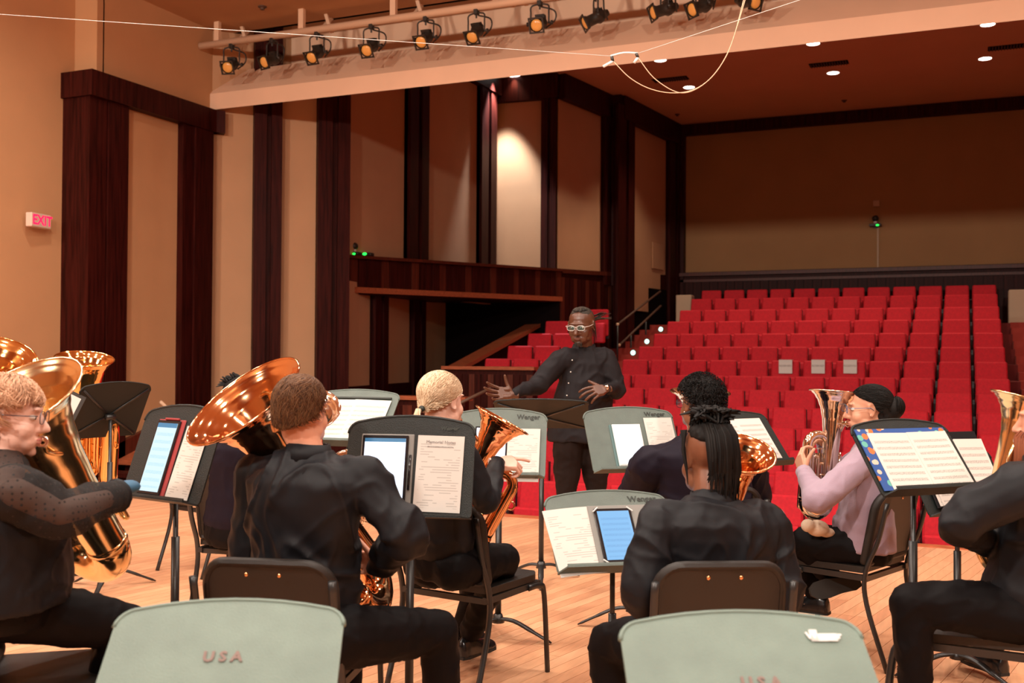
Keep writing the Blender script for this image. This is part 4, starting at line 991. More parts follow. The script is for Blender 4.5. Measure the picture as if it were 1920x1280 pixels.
    me = fuse(join(*sg), shirt_vox, 3); wrinkle(me, wr[0], wr[1], len(key)*1.3, (1, 1, .8))
    so_ = meobj('shirt', me, shirt, c); sm_ = so_.modifiers.new('s', 'SMOOTH'); sm_.factor = .5; sm_.iterations = 4
    for cu, dv, r in cuffs: mk('cuff', sweep([cu-dv*.03, cu+dv*.022], [r*1.06, r*1.02], 14), shirt, c, True)
    # --- trousers
    tg = [loft([ringat(hp+ZU*z_, hx, hf, r1*bulk*hipw, r2*bulk) for z_, r1, r2 in ((.10, .170, .118), (.02, .182, .130), (-.06, .178, .135), (-.10, .15, .12))])]
    for s_ in legs:
        Hj, K, A_ = W_['h'+s_], W_['k'+s_], W_['a'+s_]
        tg += [limbg([Hj, Hj.lerp(K, .5), K], [.098*(.4+.6*bulk), .088*(.4+.6*bulk), .070]), limbg([K, K.lerp(A_, .3), K.lerp(A_, .65), K.lerp(A_, .92)], [.070, .066, .058, .056])]
    if legs:
        me = fuse(join(*tg), .012, 3); wrinkle(me, .006, 8, 3+len(key), (1, 1, 1)); meobj('trousers', me, trou, c)
    for s_ in legs:
        A_ = W_['a'+s_]; f = (Vector((W_['k'+s_].x-W_['h'+s_].x, W_['k'+s_].y-W_['h'+s_].y, 0)))
        f = f.normalized() if f.length > .05 else hf
        if 't'+s_ in W_: f = (W_['t'+s_]-A_).normalized()
        up_ = Vector((0, 0, 1)) if abs(f.z) < .8 else Vector((1, 0, 0)); r_ = f.cross(up_).normalized(); u_ = r_.cross(f).normalized()
        if 'u'+s_ in W_: u_ = (W_['u'+s_]-A_); u_ = (u_-f*u_.dot(f)).normalized(); r_ = f.cross(u_)
        SM = Matrix((r_, f, u_)).transposed().to_4x4(); SM.translation = A_
        sh = loft([[Vector((x*w, y, -.085+.0+(z*hh2))) for x, z in [(cos(a*pi/8), max(0, sin(a*pi/8))+min(0, sin(a*pi/8))*.12) for a in range(16)]] for y, w, hh2 in ((-.075, .018, .05), (-.065, .034, .075), (-.03, .038, .095), (.02, .038, .085), (.07, .043, .055), (.12, .046, .042), (.16, .040, .034), (.185, .022, .022))])
        o = meobj('shoe', fuse(xf(sh, SM), .006, 3), shoe, c)
        mk('sole', xf(prism([(x*w, y) for y, w in ((-.075, .024), (-.04, .038), (.03, .036), (.1, .046), (.16, .040), (.19, .018)) for x in (1,)]+[(-w, y) for y, w in ((.19, .018), (.16, .040), (.1, .046), (.03, .036), (-.04, .038), (-.075, .024))], -.098, -.084), SM), 'sole', c)
    return c, HM @ Matrix.Scale(hs, 4), W_
def collar(c, nk, up_, fwd, m, r=.068, h=.035):
    """folded shirt collar: standing band plus fall, open at the front"""
    up_ = Vector(up_).normalized(); fwd = Vector(fwd); fwd = (fwd-up_*fwd.dot(up_)).normalized(); rt_ = fwd.cross(up_)
    V, F = [], []; n = 26
    for k in range(n+1):
        a = radians(-158+316*k/n); dirn = -fwd*cos(a)+rt_*sin(a); f = abs(a)/radians(158)
        base = nk+up_*(.000-.022*f)+dirn*(r*1.04); top = nk+up_*(h-.012*f)+dirn*(r*.98); fall = nk+up_*(h-.010-.046-.016*f)+dirn*(r*1.22+.006)
        V += [base, top, top+dirn*.004+up_*.001, fall]
    for k in range(n):
        for j in range(3): F.append((k*4+j, k*4+4+j, k*4+5+j, k*4+1+j))
    me = bpy.data.meshes.new('collar'); me.from_pydata([tuple(v) for v in V], [], F); me.update(); me.materials.append(M[m])
    me.polygons.foreach_set('use_smooth', [True]*len(F)); o = bpy.data.objects.new('collar', me); COL.objects.link(o); o.parent = c
    s = o.modifiers.new('s', 'SOLIDIFY'); s.thickness = .0035; return o
def eyes(c, HM, wide=1.):
    for sx in (-1, 1):
        e = mk('eye', xf(ell((sx*.031*wide, .073, .006), (.0135, .012, .0085), 12, 8), HM), 'eyew', c, True)
        mk('iris', xf(ell((sx*.031*wide, .0825, .005), (.006, .003, .006), 10, 6), HM), 'eyed', e, True)
def lips(c, HM, m): mk('lips', xf(join(ell((0, .0895, -.062), (.022, .010, .0045), 14, 6), ell((0, .0875, -.0710), (.019, .010, .005), 14, 6)), HM), m, c, True)
def glasses(c, HM, fr, ln, wide=1., r=(.026, .019), th=.0014):
    fg, lg = [], []
    for sx in (-1, 1):
        cx = sx*.033*wide; P = [Vector((cx+r[0]*abs(cos(a*pi/12))**.75*(1 if cos(a*pi/12) >= 0 else -1), .103-.12*(abs(cx+r[0]*cos(a*pi/12))**1.5), .006+r[1]*abs(sin(a*pi/12))**.75*(1 if sin(a*pi/12) >= 0 else -1))) for a in range(26)]
        fg.append(sweep(P, th, 6, cap=False)); lg.append(([p for p in P[:24]]+[Vector((cx, .104, .006))], [(k, (k+1) % 24, 24) for k in range(24)]))
        fg.append(sweep([(sx*(.033*wide+r[0]), .095, .012), (sx*.078*wide, .07, .012), (sx*.083*wide, -.005, .012), (sx*.080*wide, -.02, .0)], th, 6))
    fg.append(sweep([(-.008, .104, .010), (0, .107, .012), (.008, .104, .010)], th, 6))
    o = mk('glasses', xf(join(*fg), HM), fr, c, True); mk('lens', xf(join(*lg), HM), ln, o); return o
def strands(c, HM, m, fn, n, seed, r=.0011, seg=6, w=None, name='hair'):
    """fn(u,v,rand)-> list of local points along one lock; built as thin three-sided tubes in one mesh"""
    rr = random.Random(seed); G = []
    V, F = [], []
    for i in range(n):
        P = fn(rr)
        if not P: continue
        P = [HM @ Vector(p) for p in P]; k0 = len(V); R_ = r*(.7+.6*rr.random())
        tt = (P[-1]-P[0]).normalized(); u = tt.orthogonal().normalized(); q = tt.cross(u)
        for j, p in enumerate(P):
            f = 1 if j < len(P)-1 else .3
            for a in range(3): V.append(p+(u*cos(a*2.094)+q*sin(a*2.094))*R_*f)
        for j in range(len(P)-1):
            for a in range(3): F.append((k0+j*3+a, k0+j*3+(a+1) % 3, k0+j*3+3+(a+1) % 3, k0+j*3+3+a))
    o = mk(name, (V, F), m, c, True); return o
def scalp(th, ph, k=1., rx=.079, ry=.098, rz=.084, c=(0, -.018, .036)):
    """th 0 at the crown, ph 0 = forward, clockwise seen from above"""
    h, z = (sin(th), cos(th)) if th < pi/2 else (cos((th-pi/2)*.55), -1.3*sin(th-pi/2))
    return Vector((c[0]+k*rx*h*sin(ph), c[1]+k*ry*h*cos(ph), c[2]+k*rz*z))
def cap(c, HM, m, line, k=1.04, name='hair', vox=.005, extra=None, lump=0., wide=1., kk=None):
    """hair mass: scalp shell down to the hairline angle line(ph)"""
    V, F = [], []; n, q = 40, 14
    for j in range(q+1):
        for i in range(n):
            ph = 2*pi*i/n; th = line(ph)*j/q; kv = k if kk is None else k+kk(th, ph)
            fl = 1-.06*(j/q)**6; p = scalp(th, ph, kv*fl); V.append(Vector((p.x*wide, p.y, p.z)))
    for j in range(q):
        for i in range(n): F.append((j*n+i, (j+1)*n+i, (j+1)*n+(i+1) % n, j*n+(i+1) % n))
    b = len(V)
    for i in range(n): ph = 2*pi*i/n; p = scalp(line(ph), ph, .90); V.append(Vector((p.x*wide, p.y, p.z)))
    for i in range(n): F.append((q*n+i, b+i, b+(i+1) % n, q*n+(i+1) % n))
    F.append(tuple(b+i for i in range(n)))
    g = (V, F)
    if extra: g = join(g, *extra)
    me = fuse(xf(g, HM), vox, 2)
    if lump: wrinkle(me, lump, 40, 3)
    return meobj(name, me, m, c)
def hl(front, side, back):
    """hairline angle by direction: front (ph 0), side (ph 90), back (ph 180)"""
    def f(ph):
        a = abs(((ph+pi) % (2*pi))-pi); 
        return radians(front+(side-front)*(a/(pi/2))**1.25) if a < pi/2 else radians(side+(back-side)*((a-pi/2)/(pi/2))**.5)
    return f
def buttons(c, pts, n): 
    for p in pts: mk('button', ell(p, (.0055, .0055, .0055), 10, 6), 'white', c, True)
gl, gf, gu = -GR, GF, ZU      # image-left, away from the camera, up
# ---------------------------------------------------------------- conductor
c, HM, W_ = person('conductor', 'standing conductor in a charcoal shirt with raised hands, glasses and pulled back locs', dict(
    head=(1090, 611, 7.52), neck=(1095, 652, 7.62), sL=(1134, 672, 7.62), sR=(1049, 675, 7.55), hip=(1090, 800, 7.68),
    eL=(1156, 728, 7.58), wL=(1136, 729, 7.33), eR=(1010, 719, 7.45), wR=(962, 739, 7.22),
    hL=(1113, 822, 7.68), hR=(1065, 822, 7.62), kL=(1118, 930, 7.66), kR=(1062, 928, 7.6), aL=(1122, 1023, 7.72), aR=(1052, 1020, 7.65), hipa=-GR),
    'skindark', 'greycloth', 'browntrouser', 204, -13, hs=1.12, wide=1.08, bulk=1.24, belly=.05, hem=-.10, nose=1.25, chin=1.15, wr=(.012, 6), vox=.0055,
    handdir={'R': dict(d=gl*1.+ZU*.05-GF*.1, n=ZU*.35-GF*.8, curl=(12, 14, 18, 24), thumb=60, spread=10, s=1.14), 'L': dict(d=gl*.75-ZU*.15-GF*.45, n=gl*.2+GF*.4-ZU*.4, curl=(22, 25, 30, 36), thumb=65, spread=9, s=1.14)})
eyes(c, HM); lips(c, HM, 'lipbrown'); glasses(c, HM, 'frame', 'tealens', 1.02, (.026, .016), .0015)
up_ = (W_['neck']-W_['hip']).normalized(); collar(c, W_['neck']-up_*.012, up_, -GF+gl*.15, 'greycloth', .076, .04)
cap(c, HM, 'hairgrey', hl(38, 84, 120), 1.02, lump=.002)
def cornrow(rr):
    ph = rr.uniform(-1.2, 1.2); P = []
    for k in range(8):
        f = k/7; p0 = scalp(radians(40), ph, 1.05); p1 = scalp(radians(88), pi, 1.08); m_ = scalp(radians(8), ph, 1.10)
        P.append(((1-f)**2*p0+2*f*(1-f)*m_*1.0+f*f*p1)+Vector((0, 0, .012*sin(f*pi))))
    return P
strands(c, HM, 'hairgrey', cornrow, 46, 5, r=.0045, name='cornrows')
def tail(rr):
    a = rr.uniform(-.5, 1.1); b = rr.uniform(-.6, .6); L = rr.uniform(.05, .13); s = Vector((rr.uniform(-.03, .03), -.115, rr.uniform(.0, .05)))
    if rr.random() < .55: return [s, s+Vector((b*.03, -.02, .005)), s+Vector((b*.04, -.035, -.05)), s+Vector((b*.05, -.03, -.11-L*.3))]
    s = Vector((-.05, -.09, rr.uniform(.01, .06))); d = Vector((-.95, -.4+b*.5, a*.6)).normalized(); return [s, s+d*L*.5, s+d*L+Vector((0, 0, rr.uniform(-.02, .01)))]
strands(c, HM, 'hairgrey', tail, 34, 11, r=.005, name='locs')
strands(c, HM, 'hairgrey', lambda rr: (lambda x, z: [(x, .088-abs(x)*.5, z), (x*1.05, .094-abs(x)*.5, z-.012)])(rr.uniform(-.024, .024), rr.uniform(-.112, -.088)), 160, 4, r=.0011, name='goatee')
fr = (W_['sR']+W_['sL'])/2; bf = -GF*1.0+gl*.12
for k, (x, y) in enumerate(((1073, 675), (1070, 697), (1066, 718), (1063, 741))): mk('button', ell(PD(x, y, 7.42), .0048, 10, 6), 'white', c, True)
wv = (W_['wL']-W_['eL']).normalized(); p = W_['wL']-wv*.008
mk('wristwatch', join(sweep([p-wv*.010, p+wv*.010], .031, 16), ell(p-GF*.028+ZU*.012, (.018, .008, .018), 14, 8)), 'silver', c, True)
mk('ring', sweep([PD(1128, 735, 7.30)+Vector((.009*cos(a), 0, .009*sin(a))) for a in (0, 1, 2, 3, 4, 5, 6.28)], .0015, 6, cap=False), 'silver', c, True)
# ---------------------------------------------------------------- brown haired man with the tuba, seated in front
c, HM, W_ = person('man', 'seated brown haired man in a black shirt seen from behind, holding a copper tuba', dict(
    head=(566, 772, 3.48), neck=(578, 848, 3.46), sL=(478, 888, 3.58), sR=(672, 893, 3.40), hip=(570, 1160, 3.48),
    eL=(462, 1045, 3.62), wL=(540, 1090, 3.82), eR=(762, 1003, 3.36), wR=(712, 1062, 3.55),
    hL=(545, 1190, 3.45), hR=(640, 1195, 3.30), kL=(640, 1185, 3.92), kR=(822, 1182, 3.58), aL=(655, 1370, 3.95), aR=(835, 1400, 3.62)),
    'skinlight', 'blackcloth', 'trouser', 22, -4, hs=1.0, wide=1.0, bulk=1.02, wr=(.020, 5.6), vox=.006, shirt_vox=.0075, sleeve=1.12,
    handdir={'R': dict(d=GF*.6-GR*.5, n=-GR*.8, curl=(45, 48, 50, 55), thumb=40, spread=3)})
MAN = (c, HM, W_); up_ = (W_['neck']-W_['hip']).normalized(); collar(c, W_['neck'], up_, GF+GR*.3, 'blackcloth', .066, .034)
cap(c, HM, 'hairbrown', hl(58, 90, 142), 1.05, lump=.0015)
def short_hair(crown, rng, L, lineF, k0=1.05, k1=1.09, jit=.3):
    def f(rr):
        th = rr.uniform(0, 1)**.6; ph = rr.uniform(-pi, pi); t0 = lineF(ph)*th
        P = []; a = t0; lim = lineF(ph)*1.03; kk_ = rr.uniform(k0, k1); dp = rr.gauss(0, jit)
        for s_ in range(5):
            P.append(scalp(min(a, lim), ph+crown+dp*s_/4*sin(a), kk_+.012*sin(s_/4*pi))); a += L/4
        return P
    return f
strands(c, HM, 'hairbrown', short_hair(0, 1, .42, hl(56, 90, 143), 1.045, 1.085), 5200, 21, r=.0010)
strands(c, HM, 'hairbrown', lambda rr: (lambda x, t: [scalp(t, x, 1.07), scalp(t+.1, x+.25, 1.10), scalp(t+.2, x+.5, 1.09), scalp(t+.3, x+.8, 1.07)])(rr.uniform(-2.6, 2.6), rr.uniform(.1, .8)), 900, 22, r=.0012, name='hair_top')
back = W_['neck']-up_*.075-GF*.13
mk('back_pleat', hull([Vector(p) for q in ((568, 876), (590, 876), (584, 935), (562, 935)) for p in (PD(*q, 3.325 if q[1] < 900 else 3.31), PD(*q, 3.37))]), 'blackcloth', c)
brass('tuba', 'big copper coloured tuba whose wide bell opens left of the brown haired man', 'tuba', PD(456, 750, 3.62), PD(735, 1105, 4.02), .228, GR*.5-ZU*.9+GF*.2, 'rose', mouth=HM @ Vector((0, .10, -.067)), bow=.72)
# ---------------------------------------------------------------- player with locs, seated front right
c, HM, W_ = person('locs', 'seated player with short tied locs and a black shirt seen from behind in the foreground', dict(
    head=(1328, 860, 3.54), neck=(1335, 938, 3.48), sL=(1232, 985, 3.39), sR=(1438, 985, 3.56), hip=(1345, 1185, 3.48),
    eL=(1207, 1112, 3.36), wL=(1232, 1150, 3.62), eR=(1468, 1118, 3.52), wR=(1420, 1135, 3.72),
    hL=(1285, 1200, 3.34), hR=(1395, 1200, 3.44), kL=(1140, 1205, 3.62), kR=(1455, 1215, 3.88), aL=(1150, 1400, 3.66), aR=(1480, 1380, 3.9)),
    'skinbrown', 'blackcloth', 'trouser', -14, -6, hs=1.10, bulk=1.04, wr=(.017, 5.6), vox=.006, shirt_vox=.0075, sleeve=1.1)
LOC = (c, HM, W_); up_ = (W_['neck']-W_['hip']).normalized(); collar(c, W_['neck'], up_, GF-GR*.25, 'blackcloth', .066, .036)
cap(c, HM, 'hairblack', hl(45, 58, 86), 1.06, lump=.003)
def locs(rr):
    ph = rr.uniform(-pi, pi); s = scalp(rr.uniform(.1, .75), ph, 1.10); top = Vector((rr.uniform(-.05, .05), -.04+rr.uniform(-.05, .05), .135+rr.uniform(-.012, .02)))
    return [s, (s+top)*.5+Vector((rr.uniform(-.015, .015), 0, .02)), top, top+Vector((rr.uniform(-.04, .04), rr.uniform(-.04, .03), rr.uniform(-.02, .012)))]
strands(c, HM, 'hairblack', locs, 130, 31, r=.0085, name='top_locs')
def backlocs(rr):
    x = rr.uniform(-.050, .054); y0 = -.02-.085*sqrt(max(0, 1-(x/.075)**2)); L = rr.uniform(.12, .21)
    t = Vector((x*.9, y0+.02, .105)); return [t, Vector((x, y0-.012, .07)), Vector((x*1.02, y0-.022, .02)), Vector((x*.98+rr.uniform(-.006, .006), y0-.018, -.04)), Vector((x*.95+rr.uniform(-.01, .01), y0+.0, .07-L))]
strands(c, HM, 'hairblack', backlocs, 44, 33, r=.0062, name='back_locs')
strands(c, HM, 'hairblack', lambda rr: (lambda s: [Vector((s*.078, rr.uniform(-.03, .02), .09)), Vector((s*(.086+rr.uniform(0, .006)), -.02, .03)), Vector((s*.088, -.03, -.02)), Vector((s*.084, -.03, rr.uniform(-.09, -.04)))])(-1), 5, 35, r=.0055, name='side_locs')
brass('baritone_horn', 'copper coloured horn with its bell right of the head with locs', 'horn', PD(1386, 848, 3.70), PD(1338, 1105, 3.98), .128, GR*.7-GF*.3, 'rose', mouth=HM @ Vector((0, .10, -.067)), tuba=False)
# ---------------------------------------------------------------- ponytailed player
c, HM, W_ = person('blond', 'player with a blond ponytail and black shirt pointing at the tablet', dict(
    head=(829, 752, 4.25), neck=(822, 815, 4.25), sL=(768, 855, 4.40), sR=(872, 858, 4.12), hip=(822, 1035, 4.42),
    eL=(830, 950, 4.75), wL=(870, 925, 4.95), eR=(912, 938, 4.14), wR=(932, 868, 4.38),
    hL=(805, 1062, 4.5), hR=(848, 1065, 4.32), kL=(905, 1060, 4.90), kR=(945, 1048, 4.62), aL=(868, 1175, 5.0), aR=(880, 1190, 4.85)),
    'skinpale', 'blackcloth', 'trouser', 38, -4, hs=.98, bulk=.92, wr=(.006, 9), vox=.006,
    handdir={'R': dict(d=GR*.85+GF*.35-ZU*.05, n=-ZU*.7+GF*.5, curl=(8, 55, 60, 62), thumb=30, spread=4, s=.98)})
BLO = (c, HM, W_); cap(c, HM, 'hairblond', hl(56, 90, 140), 1.05)
pt = Vector((0, -.118, -.035))
def pony(rr):
    ph = rr.uniform(-pi, pi); th = hl(54, 96, 142)(ph)*rr.uniform(.02, 1.)**.7; s = scalp(th, ph, 1.06); P = []
    for k in range(7):
        f = k/6; q = s.lerp(pt, f); d = q-Vector((0, -.018, .036)); rr_ = sqrt((d.x/.079)**2+(d.y/.098)**2+(d.z/.084)**2); tgt = 1.085+.02*rr.random()
        if rr_ < tgt and f < .93: q = Vector((0, -.018, .036))+d*(tgt/max(rr_, .05))
        P.append(q)
    return P
strands(c, HM, 'hairblond', pony, 3200, 41, r=.0012)
strands(c, HM, 'hairblond', lambda rr: (lambda a, b: [pt, pt+Vector((a*.5, -.025, -.01+b)), pt+Vector((a, -.035, -.05)), pt+Vector((a*1.2, -.02, -.12+b))])(rr.uniform(-.022, .022), rr.uniform(-.01, .01)), 420, 42, r=.0015, name='ponytail')
mk('hair_tie', xf(ell(pt+Vector((0, -.004, 0)), (.015, .010, .013), 12, 8), HM), 'inkdark', c, True)
brass('baritone_horn', 'copper coloured horn with its bell tilted right beside the ponytailed player', 'horn', PD(941, 787, 4.52), PD(812, 1018, 4.50), .128, GR*.9+ZU*.2, 'rose', mouth=HM @ Vector((0, .10, -.067)), tuba=False)
# ---------------------------------------------------------------- curly haired player
c, HM, W_ = person('curly', 'broad player with short black curly hair and dark navy shirt seen from behind', dict(
    head=(1312, 758, 5.02), neck=(1308, 820, 5.02), sL=(1222, 868, 4.98), sR=(1392, 858, 5.15), hip=(1330, 985, 5.05),
    eL=(1192, 940, 5.25), wL=(1250, 930, 5.5), eR=(1412, 935, 5.38), wR=(1370, 930, 5.55),
    hL=(1300, 1000, 5.0), hR=(1370, 1000, 5.1), kL=(1240, 1015, 5.45), kR=(1390, 1020, 5.6), aL=(1245, 1120, 5.45), aR=(1385, 1110, 5.6)),
    'skinbrown', 'navycloth', 'trouser', -25, -3, hs=1.05, wide=1.05, bulk=1.42, wr=(.014, 5), sleeve=1.12, vox=.007)
CUR = (c, HM, W_); up_ = (W_['neck']-W_['hip']).normalized(); collar(c, W_['neck'], up_, GF-GR*.7, 'navycloth', .078, .034)
cap(c, HM, 'hairblack', hl(52, 86, 132), 1.13, lump=.004)
def curl(rr):
    ph = rr.uniform(-pi, pi); th = hl(50, 88, 134)(ph)*sqrt(rr.random()); b = scalp(th, ph, 1.15); n = (b-Vector((0, -.018, .036))).normalized(); u = n.orthogonal().normalized(); v = n.cross(u); a0 = rr.uniform(0, 6.28)
    return [b+n*(.0035*k)+(u*cos(a0+k*1.5)+v*sin(a0+k*1.5))*.005 for k in range(7)]
strands(c, HM, 'hairblack', curl, 1500, 51, r=.0017)
glasses(c, HM, 'darkframe', 'clear', 1.02); mk('ear_stud', xf(ell((-.084, .0, -.034), .005, 8, 6), HM), 'silver', c, True)
brass('euphonium', 'brass euphonium mostly hidden behind the curly haired head', 'euphonium', PD(1313, 735, 5.32), PD(1300, 985, 5.40), .150, GR, 'silver', mouth=HM @ Vector((0, .10, -.067)), tuba=False)
# ---------------------------------------------------------------- player in lilac
c, HM, W_ = person('lilac', 'player in a lilac sweater and glasses with a black hair bun facing left', dict(
    head=(1628, 768, 5.02), neck=(1640, 822, 5.06), sL=(1622, 862, 4.92), sR=(1622, 856, 5.26), hip=(1618, 1012, 5.08),
    eL=(1533, 937, 4.82), wL=(1507, 884, 5.0), eR=(1560, 900, 5.40), wR=(1545, 832, 5.28),
    hL=(1612, 1028, 5.0), hR=(1625, 1028, 5.2), kL=(1505, 1015, 5.12), kR=(1515, 1008, 5.38), aL=(1572, 1098, 5.15), aR=(1528, 1112, 5.3), tL=PD(1510, 1112, 5.12), uL=PD(1572, 1098, 6.0), hipa=GF),
    'skintan', 'lilac', 'trouser', -76, -2, hs=.98, bulk=.98, wr=(.006, 9), sleeve=1.12, hem=-.04, vox=.006,
    handdir={'L': dict(d=ZU*.7+GF*.5-GR*.1, n=GR*.8+GF*.2, curl=(40, 42, 45, 48), thumb=45, spread=4, s=.95), 'R': dict(d=-GR*.55+ZU*.35-GF*.5, n=-ZU*.6-GR*.3, curl=(35, 38, 40, 42), thumb=40, spread=5, s=.95)})
LIL = (c, HM, W_); cap(c, HM, 'hairblack', hl(56, 92, 150), 1.07, extra=[ell((0, -.118, .004), (.054, .047, .058), 16, 10), ell((0, -.070, -.030), (.064, .050, .055), 16, 10)])
def swept(rr):
    ph = rr.uniform(-pi, pi); th = hl(54, 94, 150)(ph)*rr.uniform(.1, 1); s = scalp(th, ph, 1.08); e = Vector((rr.uniform(-.03, .03), -.12, rr.uniform(-.01, .05))); P = []
    for k in range(6):
        f = k/5; q = s.lerp(e, f); d = q-Vector((0, -.018, .036)); r_ = sqrt((d.x/.079)**2+(d.y/.098)**2+(d.z/.084)**2)
        if r_ < 1.09: q = Vector((0, -.018, .036))+d*(1.09/max(r_, .05))
        P.append(q)
    return P
strands(c, HM, 'hairblack', swept, 1300, 61, r=.0014)
def bun(rr):
    a = rr.uniform(0, 6.28); r_ = rr.uniform(.2, 1); cc = Vector((0, -.125, .012)); P = []
    for k in range(5): b = a+k*.4; P.append(cc+Vector((cos(b)*.054*r_, -.046*sqrt(max(0, 1-r_*r_)), sin(b)*.054*r_)))
    return P
strands(c, HM, 'hairblack', bun, 420, 62, r=.0016, name='hair_bun')
eyes(c, HM); glasses(c, HM, 'blueframe', 'clear'); lips(c, HM, 'lippink')
brass('euphonium', 'silver euphonium held upright by the player in lilac', 'euphonium', PD(1565, 734, 5.14), PD(1548, 992, 5.10), .122, -GR*.9-GF*.2, 'silver', mouth=HM @ Vector((0, .098, -.067)), tuba=False, bow=.62)
o = meobj('towel_pad', fuse(join(ell(PD(1533, 990, 5.0), (.055, .05, .040), 14, 10), ell(PD(1515, 985, 4.98), (.035, .035, .032), 14, 10), ell(PD(1550, 998, 5.02), (.04, .04, .025), 12, 8)), .006, 3), 'towel', None)
tag(o, 'folded cream cloth on the lap under the silver euphonium', 'cloth')
# ---------------------------------------------------------------- bearded player at the right edge
c, HM, W_ = person('right', 'bearded player in black at the right edge with a gold euphonium', dict(
    head=(1966, 790, 3.72), neck=(1972, 865, 3.68), sL=(1925, 912, 3.50), sR=(1965, 915, 3.90), hip=(1930, 1135, 3.72),
    eL=(1803, 975, 3.50), wL=(1855, 1020, 3.80), eR=(1880, 990, 4.05), wR=(1865, 1000, 4.0),
    hL=(1915, 1150, 3.62), hR=(1925, 1150, 3.82), kL=(1708, 1128, 3.68), kR=(1800, 1140, 4.15), aL=(1722, 1350, 3.70), aR=(1862, 1218, 4.72), hipa=(GF*.8+GR*.5).normalized()),
    'skinlight', 'blackcloth', 'trouser', -58, -2, bulk=1.12, wr=(.014, 5), sleeve=1.25, vox=.006)
RIG = (c, HM, W_); cap(c, HM, 'hairbrown', hl(56, 86, 138), 1.05); strands(c, HM, 'hairbrown', short_hair(0, 1, .42, hl(56, 88, 140), 1.045, 1.085), 1500, 72, r=.0013)
strands(c, HM, 'beardred', lambda rr: (lambda a, z: [Vector((sin(a)*.072, .012+cos(a)*.082, z)), Vector((sin(a)*.082, .018+cos(a)*.094, z-.02)), Vector((sin(a)*.084, .022+cos(a)*.098, z-.08-.03*cos(a)))])(rr.uniform(-1.75, 1.75), rr.uniform(-.125, -.030)), 2600, 71, r=.002, name='beard')
brass('euphonium', 'gold euphonium held by the bearded player at the right edge', 'euphonium', PD(1922, 748, 3.85), PD(1826, 1072, 3.86), .118, -GF*.3+GR*.9, 'goldpale', mouth=HM @ Vector((0, .10, -.067)), tuba=False)
# ---------------------------------------------------------------- player with sheer sleeves at the left edge
c, HM, W_ = person('left', 'player with short reddish blond hair and sheer dotted sleeves at the left edge', dict(
    head=(16, 782, 3.01), neck=(2, 868, 2.98), sL=(20, 915, 3.18), sR=(28, 922, 2.82), hip=(0, 1110, 2.98),
    eL=(130, 985, 3.52), wL=(205, 925, 3.55), eR=(112, 962, 2.88), wR=(222, 928, 3.12),
    hL=(0, 1135, 3.25), hR=(10, 1140, 3.05), kL=(215, 1165, 3.50), kR=(238, 1172, 3.22), aL=(205, 1380, 3.5), aR=(150, 1400, 3.3), hipa=(-GF*.9+GR*.3).normalized()),
    'skinpale', 'dots', 'trouser', 78, -4, hs=.96, wide=.96, bulk=.96, wr=(.006, 7), sleeve=1.35, vox=.006, chin=.9)
LEF = (c, HM, W_)
hp, nk = W_['hip'], W_['neck']; tg = loft([ringat(hp+(nk-hp)*f, -GF, GR, rx, ry) for f, rx, ry in ((-.08, .22, .18), (.1, .215, .18), (.3, .205, .175), (.5, .205, .17), (.7, .195, .15), (.80, .17, .125), (.88, .12, .09))])
me = fuse(tg, .010, 2); wrinkle(me, .007, 7, 4); meobj('black_top', me, 'blackcloth', c)
for s_ in 'LR': mk('ruffled_cuff', sweep(catmull([W_['e'+s_].lerp(W_['w'+s_], f) for f in (.78, .86, .95, 1.05)], 3), [.034, .036, .04, .05, .044, .036, .042, .052, .046, .036], 14), 'blackcloth', c, True)
mk('blue_glove', ell(W_['wR']+GR*.018+ZU*.020+GF*.03, (.030, .042, .022), 14, 8), 'bluehand', c, True)
cap(c, HM, 'hairstraw', hl(60, 74, 138), 1.08)
def tousled(rr):
    ph = rr.uniform(-pi, pi); th = hl(58, 76, 140)(ph)*rr.uniform(0, 1)**.6; s = scalp(th, ph, 1.07); w = noise.noise(s*22)*2.2; P = []
    for k in range(6): f = k/5; P.append(scalp(th+f*.42+.08*w*f, ph+f*.6*w, 1.08+.13*sin(f*pi*.8)*rr.uniform(.4, 1.2)))
    return P
strands(c, HM, 'hairstraw', tousled, 3600, 81, r=.0011)
eyes(c, HM); glasses(c, HM, 'darkframe', 'clear'); lips(c, HM, 'lippink')
mk('earring', xf(join(cyl((.084, .0, -.035), (.085, .0, -.052), .0012, 6), ell((.085, 0, -.060), (.003, .003, .010), 8, 6)), HM), 'fixture', c, True)
mou = HM @ Vector((0, .10, -.067))
brass('tuba', 'gold tuba played by the person with sheer dotted sleeves, bell at upper left', 'tuba', PD(30, 745, 3.22), PD(240, 1082, 3.62), .210, -GR*.8+GF*.5-ZU*.1, 'goldpale', mouth=mou, bow=.8, fat=1.25)
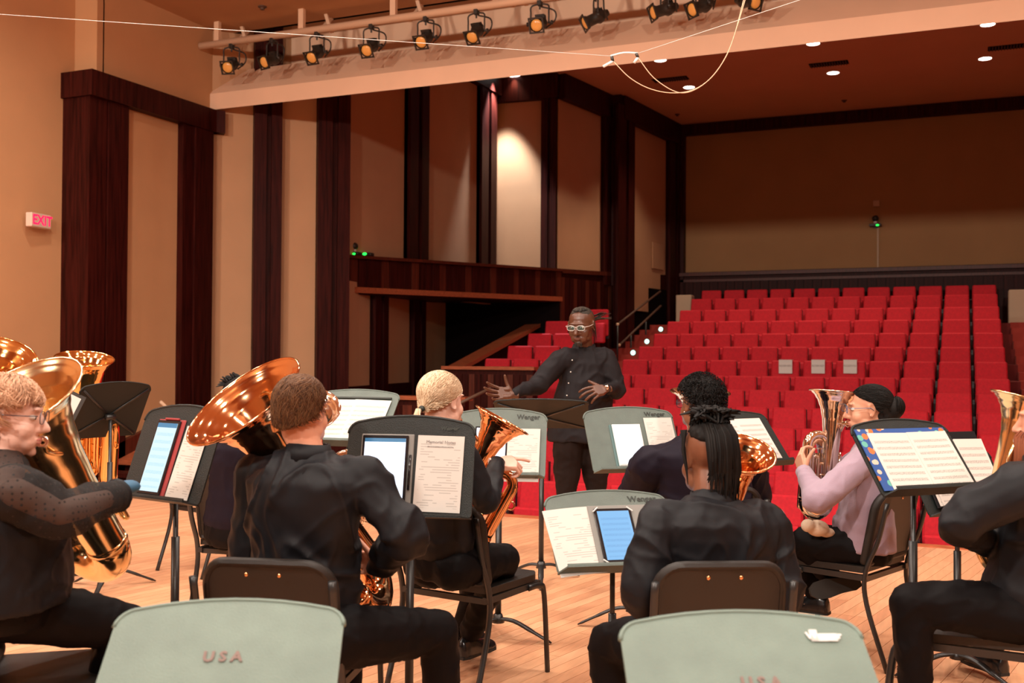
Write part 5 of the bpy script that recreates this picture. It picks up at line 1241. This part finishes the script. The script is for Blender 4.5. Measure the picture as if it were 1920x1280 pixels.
# ---------------------------------------------------------------- player hidden behind the copper bell
c, HM, W_ = person('hidden', 'dark haired player almost hidden behind the big copper tuba bell', dict(
    head=(456, 752, 5.45), neck=(458, 808, 5.45), sL=(400, 850, 5.55), sR=(515, 850, 5.35), hip=(450, 985, 5.5),
    eL=(385, 930, 5.7), wL=(440, 930, 5.9), eR=(560, 925, 5.5), wR=(545, 900, 5.75),
    hL=(430, 1000, 5.55), hR=(475, 1000, 5.4), kL=(450, 1010, 5.95), kR=(535, 1010, 5.75), aL=(455, 1105, 5.98), aR=(540, 1100, 5.8)),
    'skinbrown', 'navycloth', 'trouser', 30, -3, bulk=1.1, wr=(.007, 7), vox=.008)
cap(c, HM, 'hairblack', hl(52, 80, 130), 1.08, lump=.004)
strands(c, HM, 'hairblack', lambda rr: (lambda b, d: [b, b+d*.02, b+d*.04+Vector((rr.uniform(-.01, .01), 0, -.005))])(scalp(rr.uniform(.2, 1.1), rr.uniform(3.4, 5.2), 1.1), Vector((rr.uniform(-1, -.3), rr.uniform(-.6, .2), rr.uniform(-.1, .7))).normalized()), 60, 91, r=.006, name='twists')
brass('euphonium', 'silver euphonium bell behind the brown haired head', 'euphonium', PD(572, 768, 5.0), PD(600, 1010, 5.5), .168, GR*.8, 'silver', mouth=HM @ Vector((0, .10, -.067)), tuba=False)
# ---------------------------------------------------------------- two further tubas at the far left, and the player between them
c, HM, W_ = person('far', 'player almost hidden behind the gold tubas at the far left', dict(
    head=(60, 765, 6.9), neck=(58, 810, 6.9), sL=(40, 838, 7.0), sR=(72, 840, 6.8), hip=(50, 945, 6.9),
    eL=(85, 900, 7.1), wL=(130, 885, 7.1), eR=(100, 900, 6.75), wR=(140, 880, 6.8),
    hL=(45, 965, 7.0), hR=(55, 965, 6.8), kL=(150, 970, 7.05), kR=(150, 972, 6.85), aL=(155, 1045, 7.05), aR=(155, 1048, 6.85), hipa=-GF),
    'skinpale', 'blackcloth', 'trouser', 75, 0, wr=(.006, 7), vox=.009)
cap(c, HM, 'hairbrown', hl(56, 82, 132), 1.07)
brass('tuba', 'gold tuba with a flared bell in front of the dark left pillar', 'tuba', PD(158, 672, 6.7), PD(142, 930, 6.9), .182, GR*.6-GF*.4, 'gold', mouth=HM @ Vector((0, .10, -.067)), fat=1.45)
brass('tuba', 'gold tuba whose bell rim just enters the picture at the left edge', 'tuba', PD(-22, 668, 4.6), PD(-60, 960, 4.9), .20, -GR, 'gold')
